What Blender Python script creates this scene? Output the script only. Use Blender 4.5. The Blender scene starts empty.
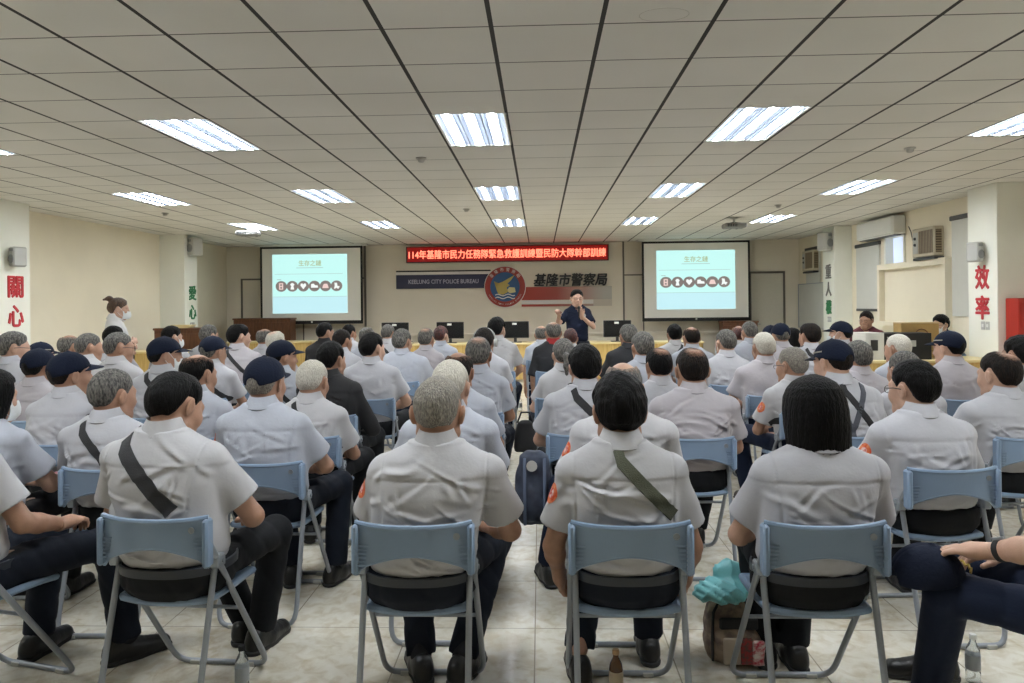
import bpy, math, random
import numpy as np
import openvdb
from mathutils import Vector, Matrix
from mathutils.bvhtree import BVHTree

PI = math.pi
C = bpy.context.scene.collection
F4 = np.float32
FOC = 735.0                     # focal length in pixels of a 1024 px wide frame
YAW = math.atan(28 / FOC); CY, SY = math.cos(YAW), math.sin(YAW)
CAM_Z = 1.54; ROLL = 0.011
CEIL = 3.06

def at(px, Y):                  # room X of something seen at column px that stands Y metres down the hall
    u = px - 512
    return Y * (u * CY - FOC * SY) / (FOC * CY + u * SY)
def zat(px, py, Y):
    X = at(px, Y); dp = Y * CY - X * SY
    return CAM_Z + (305.3 + (540 - px) * ROLL - py) * dp / FOC

# ------------------------------------------------------------------ materials
MATS = {}
def mat(name, col, rough=0.6, metal=0.0, noise=0.0, nscale=20.0, bump=0.0, bscale=60.0, bstretch=(1, 1, 1), col2=None, spec=0.5, coat=0.0, emit=None, estr=0.0, trans=0.0, sheen=0.0, coords='Object'):
    if name in MATS: return MATS[name]
    m = bpy.data.materials.new(name); m.use_nodes = True
    nt = m.node_tree; b = nt.nodes['Principled BSDF']
    b.inputs['Base Color'].default_value = (*col, 1)
    b.inputs['Roughness'].default_value = rough
    b.inputs['Metallic'].default_value = metal
    b.inputs['Specular IOR Level'].default_value = spec
    b.inputs['Coat Weight'].default_value = coat
    b.inputs['Transmission Weight'].default_value = trans
    b.inputs['Sheen Weight'].default_value = sheen
    if emit:
        b.inputs['Emission Color'].default_value = (*emit, 1); b.inputs['Emission Strength'].default_value = estr
    tc = None
    if noise or col2 or bump:
        tc = nt.nodes.new('ShaderNodeTexCoord')
        mp = nt.nodes.new('ShaderNodeMapping'); mp.inputs['Scale'].default_value = bstretch
        nt.links.new(tc.outputs[coords], mp.inputs[0])
    if noise or col2:
        n = nt.nodes.new('ShaderNodeTexNoise'); n.inputs['Scale'].default_value = nscale; n.inputs['Detail'].default_value = 5
        nt.links.new(mp.outputs[0], n.inputs['Vector'])
        r = nt.nodes.new('ShaderNodeValToRGB')
        c2 = col2 or tuple(c * (1 - noise) for c in col)
        r.color_ramp.elements[0].color = (*c2, 1); r.color_ramp.elements[0].position = 0.38
        r.color_ramp.elements[1].color = (*col, 1); r.color_ramp.elements[1].position = 0.62
        nt.links.new(n.outputs['Fac'], r.inputs[0]); nt.links.new(r.outputs[0], b.inputs['Base Color'])
    if bump:
        n2 = nt.nodes.new('ShaderNodeTexNoise'); n2.inputs['Scale'].default_value = bscale; n2.inputs['Detail'].default_value = 4
        nt.links.new(mp.outputs[0], n2.inputs['Vector'])
        bp = nt.nodes.new('ShaderNodeBump'); bp.inputs['Strength'].default_value = bump; bp.inputs['Distance'].default_value = 0.01
        nt.links.new(n2.outputs['Fac'], bp.inputs['Height']); nt.links.new(bp.outputs[0], b.inputs['Normal'])
    MATS[name] = m
    return m

SHIRTS = {
 'grey0': mat('shirt_grey_a', (0.43, 0.43, 0.455), 0.85, bump=0.35, bscale=14, noise=0.05, nscale=9, sheen=0.1),
 'grey1': mat('shirt_grey_b', (0.46, 0.455, 0.465), 0.85, bump=0.35, bscale=12, noise=0.05, nscale=9, sheen=0.1),
 'grey2': mat('shirt_grey_c', (0.40, 0.42, 0.47), 0.85, bump=0.35, bscale=15, noise=0.05, nscale=9, sheen=0.1),
 'grey3': mat('shirt_grey_d', (0.42, 0.395, 0.415), 0.85, bump=0.35, bscale=13, noise=0.05, nscale=9, sheen=0.1),
 'black': mat('jacket_black', (0.012, 0.012, 0.014), 0.8, bump=0.4, bscale=14),
 'vest': mat('vest_black', (0.015, 0.016, 0.02), 0.8, bump=0.4, bscale=14),
 'navy': mat('polo_navy', (0.007, 0.011, 0.028), 0.85, spec=.25, bump=0.3, bscale=14),
 'white': mat('shirt_white', (0.68, 0.68, 0.68), 0.85, bump=0.3, bscale=14),
 'maroon': mat('shirt_maroon', (0.09, 0.015, 0.025), 0.85, bump=0.3, bscale=14),
}
M_TROU = mat('trousers_navy', (0.006, 0.009, 0.017), 0.8, spec=.25, bump=0.5, bscale=16)
M_TROU2 = mat('trousers_black', (0.005, 0.006, 0.008), 0.8, spec=.25, bump=0.5, bscale=16)
M_TROU3 = mat('trousers_blue', (0.007, 0.013, 0.034), 0.8, spec=.25, bump=0.5, bscale=16)
M_SHOE = mat('shoe_black', (0.010, 0.010, 0.010), 0.38, bump=0.2, bscale=60)
M_SOCK = mat('sock_black', (.012, .012, .015), .9)
M_SOLE = mat('shoe_sole', (0.02, 0.02, 0.02), 0.7)
M_BELT = mat('belt_black', (0.02, 0.025, 0.035), 0.35)
M_STRAP = mat('strap_black', (0.012, 0.012, 0.014), 0.7, bump=0.3, bscale=300)
M_OLIVE = mat('strap_olive', (0.075, 0.08, 0.05), 0.8, bump=0.3, bscale=300)
M_SUSP = mat('suspender_grey', (0.07, 0.075, 0.09), 0.8, bump=0.3, bscale=300)
M_PATCH = mat('patch_red', (0.62, 0.07, 0.02), 0.8, col2=(0.7, 0.25, 0.1), nscale=50)
M_PATCHC = mat('patch_centre', (0.7, 0.55, 0.5), 0.8, col2=(0.55, 0.03, 0.02), nscale=90)
M_CAP = mat('cap_navy', (0.005, 0.009, 0.024), 0.85, spec=.25, bump=0.3, bscale=80)
M_CAPW = mat('cap_lettering', (0.4, 0.38, 0.3), 0.8)
M_EYE = mat('eye_dark', (0.02, 0.012, 0.01), 0.15)
M_MASK = mat('mask_white', (0.75, 0.78, 0.78), 0.8, bump=0.3, bscale=40)
M_FRAME_G = mat('glasses_frame', (0.02, 0.02, 0.02), 0.3)
SKINS = [mat('skin_tan', (0.42, 0.235, 0.155), 0.5, noise=0.12, nscale=25, bump=0.1, bscale=150),
         mat('skin_fair', (0.54, 0.33, 0.235), 0.5, noise=0.12, nscale=25, bump=0.1, bscale=150),
         mat('skin_brown', (0.33, 0.17, 0.105), 0.5, noise=0.12, nscale=25, bump=0.1, bscale=150)]
HAIRC = {
 'k': mat('hair_black', (0.006, 0.0055, 0.0055), 0.55, spec=.12, noise=0.5, nscale=60, bump=0.9, bscale=110, bstretch=(1.5, 1.5, 0.35)),
 'd': mat('hair_dark_brown', (0.018, 0.012, 0.009), 0.55, spec=.12, col2=(0.008, 0.007, 0.007), nscale=60, bump=0.9, bscale=110, bstretch=(1.5, 1.5, 0.35)),
 's': mat('hair_salt_pepper', (0.17, 0.16, 0.14), 0.65, col2=(0.028, 0.026, 0.025), nscale=70, bump=0.9, bscale=110, bstretch=(1.5, 1.5, 0.5)),
 'g': mat('hair_grey', (0.30, 0.27, 0.225), 0.7, col2=(0.14, 0.13, 0.11), nscale=130, bump=0.9, bscale=110, bstretch=(1.5, 1.5, 0.5)),
 'w': mat('hair_white', (0.62, 0.59, 0.51), 0.75, col2=(0.44, 0.41, 0.34), nscale=130, bump=0.9, bscale=110, bstretch=(1.5, 1.5, 0.5)),
 'b': mat('hair_brown', (0.09, 0.045, 0.02), 0.5, col2=(0.04, 0.02, 0.01), nscale=60, bump=0.9, bscale=110, bstretch=(1.5, 1.5, 0.35)),
 'r': mat('hair_red_brown', (0.10, 0.02, 0.015), 0.5, col2=(0.03, 0.01, 0.01), nscale=40, bump=0.9, bscale=110, bstretch=(1.5, 1.5, 0.5)),
}
def balding(key, kind, skin):
    """hair colour thinning out into scalp colour around the crown"""
    name = 'hair_%s_%s_%d' % (key, kind, skin)
    if name in MATS: return MATS[name]
    m = HAIRC[key].copy(); m.name = name; nt = m.node_tree; b = nt.nodes['Principled BSDF']; src = b.inputs['Base Color'].links[0].from_socket
    tc = nt.nodes.new('ShaderNodeTexCoord'); mp = nt.nodes.new('ShaderNodeMapping'); mp.vector_type = 'POINT'
    c, r = ((.006, -.062, .125), (.052, .055, .06)) if kind == 'thin' else ((0, .02, .135), (.078, .135, .095))
    mp.inputs['Scale'].default_value = [1 / (q * HS) for q in r]; mp.inputs['Location'].default_value = [-a / q for a, q in zip(c, r)]
    ln = nt.nodes.new('ShaderNodeVectorMath'); ln.operation = 'LENGTH'; nz = nt.nodes.new('ShaderNodeTexNoise'); nz.inputs['Scale'].default_value = 90; nz.inputs['Detail'].default_value = 3
    nt.links.new(tc.outputs['Object'], mp.inputs[0]); nt.links.new(mp.outputs[0], ln.inputs[0]); nt.links.new(tc.outputs['Object'], nz.inputs['Vector'])
    ad = nt.nodes.new('ShaderNodeMath'); ad.operation = 'MULTIPLY_ADD'; ad.inputs[1].default_value = .9; nt.links.new(nz.outputs['Fac'], ad.inputs[0]); nt.links.new(ln.outputs['Value'], ad.inputs[2])
    mr = nt.nodes.new('ShaderNodeMapRange'); mr.inputs[1].default_value = .85; mr.inputs[2].default_value = 1.65; nt.links.new(ad.outputs[0], mr.inputs[0])
    mx = nt.nodes.new('ShaderNodeMix'); mx.data_type = 'RGBA'; nt.links.new(mr.outputs[0], mx.inputs[0]); mx.inputs[6].default_value = (*[(.42, .235, .155), (.54, .33, .235), (.33, .17, .105)][skin], 1)
    nt.links.new(src, mx.inputs[7]); nt.links.new(mx.outputs[2], b.inputs['Base Color']); MATS[name] = m; return m
M_CHAIR = mat('chair_plastic', (0.215, 0.30, 0.42), 0.34, noise=0.06, nscale=6, bump=0.05, bscale=200)
M_CHROME = mat('chair_tube', (0.30, 0.325, 0.36), 0.38, metal=0.35)
M_BRKT = mat('chair_bracket', (0.30, 0.33, 0.36), 0.45, metal=0.4)
M_WALL = mat('wall_cream', (0.82, 0.755, 0.60), 0.75, noise=0.05, nscale=1.2, bump=0.05, bscale=40)
M_PILLAR = mat('pillar_white', (0.84, 0.84, 0.75), 0.7, noise=0.04, nscale=1.5, bump=0.05, bscale=40)
M_BACK = mat('wall_beige', (0.78, 0.72, 0.60), 0.75, noise=0.05, nscale=1.0)
M_DOOR = mat('door_grey_beige', (0.60, 0.57, 0.48), 0.5, noise=0.03)
M_TRIM = mat('trim_dark', (0.16, 0.145, 0.12), 0.6)
M_WHITE = mat('white_plastic', (0.72, 0.72, 0.68), 0.5)
M_GREYP = mat('grey_plastic', (0.46, 0.46, 0.43), 0.5)
M_DGREY = mat('dark_plastic', (0.03, 0.03, 0.032), 0.4)
M_BLACK = mat('black_gloss', (0.008, 0.009, 0.010), 0.22)
M_BLACKM = mat('black_matte', (0.01, 0.01, 0.01), 0.7)
M_WOOD = mat('yellow_wood', (0.66, 0.46, 0.16), 0.45, col2=(0.55, 0.36, 0.11), nscale=5, bstretch=(6, 6, 0.6))
M_WOODT = mat('yellow_wood_top', (0.80, 0.66, 0.33), 0.35, noise=0.06, nscale=5)
M_BROWN = mat('brown_wood', (0.15, 0.06, 0.025), 0.4, col2=(0.10, 0.035, 0.015), nscale=6, bstretch=(6, 6, 0.7))
M_CARD = mat('cardboard', (0.42, 0.27, 0.10), 0.8, noise=0.1, nscale=8)
M_RED = mat('cabinet_red', (0.42, 0.022, 0.012), 0.45, noise=0.08, nscale=4)
M_LRED = mat('letter_red', (0.50, 0.03, 0.04), 0.6)
M_LGREEN = mat('letter_green', (0.03, 0.19, 0.07), 0.6)
M_LGREY = mat('letter_grey', (0.17, 0.16, 0.14), 0.6)
M_LBLACK = mat('letter_black', (0.015, 0.015, 0.015), 0.5)
M_SCREEN = mat('screen_fabric', (0.86, 0.84, 0.78), 0.9)
M_BLIND = mat('blind_fabric', (0.60, 0.60, 0.55), 0.8, noise=0.03, nscale=3)
M_TUBE = mat('tube_glow', (1, 1, 1), emit=(0.93, 0.97, 1.0), estr=60.0)
M_LOUVRE = mat('louvre_metal', (0.30, 0.33, 0.38), 0.4, metal=0.5)
M_LBASE = mat('light_reflector', (0.10, 0.11, 0.13), 0.5)

# ------------------------------------------------------------------ object helpers
def link(o, parent=None):
    C.objects.link(o)
    if parent is not None: o.parent = parent
    return o
def mesh_np(name, v, f, m, parent=None, smooth=True):
    me = bpy.data.meshes.new(name)
    me.from_pydata(np.asarray(v).tolist() if isinstance(v, np.ndarray) else v, [], f.tolist() if isinstance(f, np.ndarray) else f)
    if smooth: me.polygons.foreach_set('use_smooth', [True] * len(me.polygons))
    for mm in (m if isinstance(m, (list, tuple)) else [m]): me.materials.append(mm)
    me.update()
    return link(bpy.data.objects.new(name, me), parent)
def tag(o, label, cat, group=None, kind=None):
    o['label'] = label; o['category'] = cat
    if group: o['group'] = group
    if kind: o['kind'] = kind
    return o
def empty(name, loc=(0, 0, 0), rz=0):
    o = bpy.data.objects.new(name, None); o.empty_display_size = 0.1
    o.location = loc; o.rotation_euler = (0, 0, rz); return link(o)

class MB:                        # collects shapes into ONE mesh
    def __init__(s): s.v = []; s.f = []; s.mi = []
    def _add(s, v, f, mi=0):
        n = len(s.v); s.v += [tuple(p) for p in v]; s.f += [tuple(i + n for i in q) for q in f]; s.mi += [mi] * len(f)
    def box(s, a, b, bev=0.0, mi=0, M=None):
        (x0, y0, z0), (x1, y1, z1) = a, b
        x0, x1 = sorted((x0, x1)); y0, y1 = sorted((y0, y1)); z0, z1 = sorted((z0, z1))
        if bev <= 0:
            v = [(x0, y0, z0), (x1, y0, z0), (x1, y1, z0), (x0, y1, z0), (x0, y0, z1), (x1, y0, z1), (x1, y1, z1), (x0, y1, z1)]
            f = [(0, 3, 2, 1), (4, 5, 6, 7), (0, 1, 5, 4), (1, 2, 6, 5), (2, 3, 7, 6), (3, 0, 4, 7)]
        else:
            e = min(bev, (x1 - x0) * .45, (y1 - y0) * .45, (z1 - z0) * .45); v = []; f = []
            X = (x0, x1); Y = (y0, y1); Z = (z0, z1); idx = {}
            for i in (0, 1):
                for j in (0, 1):
                    for k in (0, 1):
                        sx, sy, sz = (1 if i == 0 else -1), (1 if j == 0 else -1), (1 if k == 0 else -1)
                        idx[i, j, k, 'x'] = len(v); v.append((X[i], Y[j] + sy * e, Z[k] + sz * e))
                        idx[i, j, k, 'y'] = len(v); v.append((X[i] + sx * e, Y[j], Z[k] + sz * e))
                        idx[i, j, k, 'z'] = len(v); v.append((X[i] + sx * e, Y[j] + sy * e, Z[k]))
            q = lambda *a: f.append(tuple(idx[t] for t in a))
            for i in (0, 1):
                r = [(i, 0, 0, 'x'), (i, 1, 0, 'x'), (i, 1, 1, 'x'), (i, 0, 1, 'x')]; q(*(r if i else r[::-1]))
                r = [(0, i, 0, 'y'), (1, i, 0, 'y'), (1, i, 1, 'y'), (0, i, 1, 'y')]; q(*(r[::-1] if i else r))
                r = [(0, 0, i, 'z'), (1, 0, i, 'z'), (1, 1, i, 'z'), (0, 1, i, 'z')]; q(*(r if i else r[::-1]))
            for i in (0, 1):
                for j in (0, 1):
                    q((i, j, 0, 'x'), (i, j, 0, 'y'), (i, j, 1, 'y'), (i, j, 1, 'x'))
                    q((i, 0, j, 'x'), (i, 0, j, 'z'), (i, 1, j, 'z'), (i, 1, j, 'x'))
                    q((0, i, j, 'y'), (0, i, j, 'z'), (1, i, j, 'z'), (1, i, j, 'y'))
                    for k in (0, 1): q((i, j, k, 'x'), (i, j, k, 'y'), (i, j, k, 'z'))
        if M is not None: v = [tuple(M @ Vector(p)) for p in v]
        s._add(v, f, mi); return s
    def tube(s, path, r, n=10, mi=0, cap=True, rs=None):
        P = [Vector(p) for p in path]; v = []; f = []; up = None
        for i, p in enumerate(P):
            t = ((P[min(i + 1, len(P) - 1)] - p).normalized() + (p - P[max(i - 1, 0)]).normalized()).normalized()
            if up is None: up = Vector((0, 0, 1)) if abs(t.z) < .9 else Vector((1, 0, 0))
            a = t.cross(up).normalized(); b = a.cross(t).normalized(); up = b
            rr = rs[i] if rs else r
            for k in range(n):
                an = 2 * PI * k / n; v.append(tuple(p + a * math.cos(an) * rr + b * math.sin(an) * rr))
        for i in range(len(P) - 1):
            for k in range(n):
                k2 = (k + 1) % n; f.append((i * n + k, i * n + k2, (i + 1) * n + k2, (i + 1) * n + k))
        if cap:
            f.append(tuple(range(n))[::-1]); f.append(tuple((len(P) - 1) * n + k for k in range(n)))
        s._add(v, f, mi); return s
    def lathe(s, prof, c=(0, 0, 0), n=20, mi=0, M=None):
        v = []; f = []
        for r, z in prof:
            for k in range(n):
                an = 2 * PI * k / n; v.append((c[0] + r * math.cos(an), c[1] + r * math.sin(an), c[2] + z))
        for i in range(len(prof) - 1):
            for k in range(n):
                k2 = (k + 1) % n; f.append((i * n + k, i * n + k2, (i + 1) * n + k2, (i + 1) * n + k))
        f.append(tuple(range(n))[::-1]); f.append(tuple((len(prof) - 1) * n + k for k in range(n)))
        if M is not None: v = [tuple(M @ Vector(p)) for p in v]
        s._add(v, f, mi); return s
    def sheet(s, fn, nu, nv, th, mi=0):     # curved plate: fn(u,v)->Vector, thickness th along the normal
        P = [[Vector(fn(i / nu, j / nv)) for j in range(nv + 1)] for i in range(nu + 1)]; v = []; f = []
        for i in range(nu + 1):
            for j in range(nv + 1):
                a = P[min(i + 1, nu)][j] - P[max(i - 1, 0)][j]; b = P[i][min(j + 1, nv)] - P[i][max(j - 1, 0)]
                nn = a.cross(b)
                nn = nn.normalized() if nn.length > 1e-12 else Vector((0, 0, 1))
                v.append(tuple(P[i][j] + nn * th / 2)); v.append(tuple(P[i][j] - nn * th / 2))
        I = lambda i, j, k: (i * (nv + 1) + j) * 2 + k
        for i in range(nu):
            for j in range(nv):
                f.append((I(i, j, 0), I(i + 1, j, 0), I(i + 1, j + 1, 0), I(i, j + 1, 0)))
                f.append((I(i, j, 1), I(i, j + 1, 1), I(i + 1, j + 1, 1), I(i + 1, j, 1)))
        for i in range(nu):
            f.append((I(i, 0, 0), I(i, 0, 1), I(i + 1, 0, 1), I(i + 1, 0, 0))); f.append((I(i, nv, 0), I(i + 1, nv, 0), I(i + 1, nv, 1), I(i, nv, 1)))
        for j in range(nv):
            f.append((I(0, j, 0), I(0, j + 1, 0), I(0, j + 1, 1), I(0, j, 1))); f.append((I(nu, j, 0), I(nu, j, 1), I(nu, j + 1, 1), I(nu, j + 1, 0)))
        s._add(v, f, mi); return s
    def poly(s, pts, y, th, mi=0):           # polygon in the XZ plane, facing -Y
        n = len(pts); v = [(x, y, z) for x, z in pts] + [(x, y + th, z) for x, z in pts]
        f = [tuple(range(n)), tuple(range(n, 2 * n))[::-1]] + [(i, n + i, n + (i + 1) % n, (i + 1) % n) for i in range(n)]
        s._add(v, f, mi); return s
    def build(s, name, m, parent=None, smooth=False, loc=None):
        o = mesh_np(name, s.v, s.f, m, parent, False)
        if len(o.data.materials) > 1: o.data.polygons.foreach_set('material_index', s.mi)
        if smooth: o.data.polygons.foreach_set('use_smooth', [True] * len(o.data.polygons)); o.data.set_sharp_from_angle(angle=math.radians(40))
        if loc: o.location = loc
        return o
def bx(a, b, bev=0.0): return MB().box(a, b, bev)

def text(body, size, m, name, parent=None, loc=(0, 0, 0), rot=(PI / 2, 0, 0), ext=0.004, bold=0.0, shear=0.0, sx=1.0, fit=None, emb=None):
    cu = bpy.data.curves.new(name, 'FONT'); cu.body = body; cu.size = size; cu.align_x = 'CENTER'; cu.align_y = 'CENTER'
    cu.extrude = ext; cu.shear = shear; cu.resolution_u = 2
    t = bpy.data.objects.new(name, cu); C.objects.link(t)
    dg = bpy.context.evaluated_depsgraph_get(); dg.update()
    me = bpy.data.meshes.new_from_object(t.evaluated_get(dg))
    C.objects.unlink(t); bpy.data.objects.remove(t); 
    xs = [v.co.x for v in me.vertices]; ys = [v.co.y for v in me.vertices]
    cx, cy = (min(xs) + max(xs)) / 2, (min(ys) + max(ys)) / 2
    k, ky = sx, 1.0
    if fit: k = fit[0] / (max(xs) - min(xs)); ky = fit[1] / (max(ys) - min(ys))
    for v in me.vertices: v.co.x = (v.co.x - cx) * k; v.co.y = (v.co.y - cy) * ky
    if bold:                     # heavier strokes: the outline repeated a hair's breadth apart in the same mesh
        V = [tuple(v.co) for v in me.vertices]; P = [tuple(q.vertices) for q in me.polygons]; n = len(V); VV = []; PP = []
        for i, (dx, dy) in enumerate(((0, 0), (bold, 0), (-bold, 0), (0, bold), (0, -bold))):
            VV += [(x + dx, y + dy, z + i * 1e-4) for x, y, z in V]; PP += [tuple(k_ + i * n for k_ in q) for q in P]
        me = bpy.data.meshes.new(name); me.from_pydata(VV, [], PP)
    me.materials.clear(); me.materials.append(m); me.name = name
    o = link(bpy.data.objects.new(name, me), parent); o.location = loc; o.rotation_euler = rot
    return o

# ------------------------------------------------------------------ distance-field modelling (organic bodies, hair, cloth)
class Field:
    def __init__(s, lo, hi, h):
        s.lo = np.array(lo, float); s.h = h
        n = [int(math.ceil((b - a) / h)) + 1 for a, b in zip(lo, hi)]
        ax = [(np.arange(k) * h + a).astype(F4) for k, a in zip(n, lo)]
        s.X = ax[0][:, None, None]; s.Y = ax[1][None, :, None]; s.Z = ax[2][None, None, :]
        s.d = np.full(n, 1.0, F4)
    def ell(s, c, r, R=None):
        x, y, z = s.X - c[0], s.Y - c[1], s.Z - c[2]
        if R is not None:
            x, y, z = (R[0][0] * x + R[1][0] * y + R[2][0] * z, R[0][1] * x + R[1][1] * y + R[2][1] * z, R[0][2] * x + R[1][2] * y + R[2][2] * z)
        q = np.sqrt((x / r[0]) ** 2 + (y / r[1]) ** 2 + (z / r[2]) ** 2)
        return (q - 1) * F4(min(r))
    def cap(s, a, b, ra, rb):
        a = [float(t) for t in a]; b = [float(t) for t in b]
        d = [b[i] - a[i] for i in range(3)]; L = sum(t * t for t in d) or 1e-9
        x, y, z = s.X - a[0], s.Y - a[1], s.Z - a[2]
        t = np.clip((x * d[0] + y * d[1] + z * d[2]) / L, 0, 1)
        return np.sqrt((x - t * d[0]) ** 2 + (y - t * d[1]) ** 2 + (z - t * d[2]) ** 2) - (ra + (rb - ra) * t)
    def plane(s, p, n):      # positive on the side n points to
        n = Vector(n).normalized()
        return (s.X - p[0]) * n.x + (s.Y - p[1]) * n.y + (s.Z - p[2]) * n.z
    def loft(s, z, cx, cy, a, b, p=2.3):
        Z = s.Z[0, 0]; I = lambda q: np.interp(Z, z, q).astype(F4)[None, None, :]
        A, B = I(a), I(b)
        q = ((np.abs(s.X - I(cx)) / A) ** p + (np.abs(s.Y - I(cy)) / B) ** p) ** (1 / p)
        d = (q - 1) * np.minimum(A, B)
        return np.maximum(np.maximum(d, s.Z - z[-1]), z[0] - s.Z)
    def add(s, d, k=0.02): s.d = smin(s.d, d, k)
    def mesh(s):
        g = openvdb.FloatGrid(1.0); g.copyFromArray(np.ascontiguousarray(s.d.astype(F4)))
        g.transform = openvdb.createLinearTransform(voxelSize=s.h)
        p, q = g.convertToQuads(isovalue=0.0)
        return np.array(p, float) + s.lo, np.array(q)[:, ::-1].copy()
def smin(a, b, k):
    if k <= 0: return np.minimum(a, b)
    h = np.maximum(k - np.abs(a - b), 0) / k
    return np.minimum(a, b) - h * h * (k * 0.25)
def smax(a, b, k): return -smin(-a, -b, k)

def wrinkles(f, NB, z0, seed, amp, sw, n=34):
    """cloth folds: thin creases running from the armpits and the shoulders, sagging ones over the waist"""
    r = random.Random(seed); X, Z = f.X - NB.x, f.Z
    w = 0.009 * np.sin(23 * X + 9 * Z + seed) + 0.005 * np.sin(47 * Z + 13 * X + 2 * seed)
    out = 0
    for i in range(n):
        s = r.choice((-1, 1)); k = r.random()
        if k < .45:     # from the armpit towards the spine
            ox, oz = s * (sw - r.uniform(.0, .03)), NB.z - r.uniform(.10, .30); an = r.uniform(-.9, .55); L = r.uniform(.14, .34)
            dx, dz = -s * math.cos(an), math.sin(an)
        elif k < .75:   # sagging across the lower back
            ox, oz = s * r.uniform(.05, .17), z0 + r.uniform(.13, .34); an = r.uniform(-.45, .35); L = r.uniform(.14, .32)
            dx, dz = -s * math.cos(an), math.sin(an) - .05
        elif k < .9:    # hanging from the yoke
            ox, oz = s * r.uniform(.04, .15), NB.z - r.uniform(.11, .15); L = r.uniform(.06, .16); dx, dz = s * r.uniform(-.3, .5), -1
        else:           # on the sleeve
            ox, oz = s * (sw + r.uniform(.03, .08)), NB.z - r.uniform(.14, .24); L = r.uniform(.05, .10); dx, dz = -s * .7, r.uniform(-.6, .8)
        q = math.hypot(dx, dz); dx /= q; dz /= q
        t = (X - ox) * dx + (Z - oz) * dz; u = (X - ox) * -dz + (Z - oz) * dx + w + r.uniform(-1.2, 1.2) * t * t
        wd = r.uniform(.0065, .014); win = np.clip(t / .03, 0, 1) * np.clip((L - t) / (L * .6), 0, 1)
        out = out - r.uniform(.5, 1.0) * amp * win * (np.exp(-(u / wd) ** 2) - .7 * np.exp(-((u - 1.6 * wd) / wd) ** 2))
    out = out + amp * .35 * np.sin(17 * X + 3 * np.sin(9 * Z + seed)) * np.sin(13 * Z + 5 * f.Y + seed * 2)
    return (out * np.clip((Z - (z0 + .09)) / .03, 0, 1)).astype(F4)

# ---- canonical parts, cached per level of detail (0 near, 1 middle, 2 far)
HS = 1.10
CACHE = {}
def rotm(rx=0, ry=0, rz=0): return Matrix.Rotation(rz, 3, 'Z') @ Matrix.Rotation(rx, 3, 'X') @ Matrix.Rotation(ry, 3, 'Y')
def xf(v, R, t, s=1.0): return (np.asarray(v) * s) @ np.array(R).T + np.array(t)

def head_mesh(lod, build=0):
    key = ('head', lod, build)
    if key in CACHE: return CACHE[key]
    h = (0.0042, 0.007, 0.011)[lod]; w = 1.0 + 0.05 * build
    f = Field((-.12, -.14, -.21), (.12, .15, .15), h)
    f.add(f.ell((0, -.008, .022), (.076 * w, .096, .095)), 0)
    f.add(f.ell((0, .026, -.03), (.063 * w, .066, .08)), .03)
    f.add(f.cap((-.018, .06, -.093), (.018, .06, -.093), .022, .022), .03)
    for s in (-1, 1):
        f.add(f.ell((s * .036 * w, .058, -.032), (.028, .03, .03)), .02)
        f.add(f.cap((s * .055 * w, .0, -.07), (s * .02, .055, -.095), .02, .018), .03)
    f.add(f.cap((-.034, .079, .02), (.034, .079, .02), .013, .013), .015)
    if lod < 2:
        f.d = smax(f.d, -f.ell((-.031, .105, 0), (.015, .014, .010)), .006); f.d = smax(f.d, -f.ell((.031, .105, 0), (.015, .014, .010)), .006)
        for s in (-1, 1): f.add(f.ell((s * .031, .076, 0), (.015, .013, .012)), .005)
    f.add(f.cap((0, .09, .005), (0, .109, -.034), .007, .012), .012)
    for s in (-1, 1): f.add(f.ell((s * .012, .1, -.036), (.008, .01, .008)), .006)
    f.add(f.ell((0, .091, -.061), (.024, .010, .007)), .006); f.add(f.ell((0, .09, -.073), (.021, .011, .007)), .006)
    if lod < 2: f.d = smax(f.d, -f.ell((0, .101, -.067), (.022, .012, .002)), .003)
    f.add(f.cap((0, -.022, -.05), (0, -.045, -.2), .051 * w, .056 * w), .03)
    f.add(f.cap((0, .0, -.07), (0, .0, -.2), .04, .05), .03)
    for s in (-1, 1):
        R = rotm(0, s * .15, s * .35)
        e = f.ell((s * .083 * w, -.008, -.006), (.009, .022, .034), R)
        if lod < 2: e = smax(e, -f.ell((s * .091 * w, -.002, -.004), (.006, .012, .020), R), .005)
        f.add(e, .008)
    CACHE[key] = f.mesh(); return CACHE[key]

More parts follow.
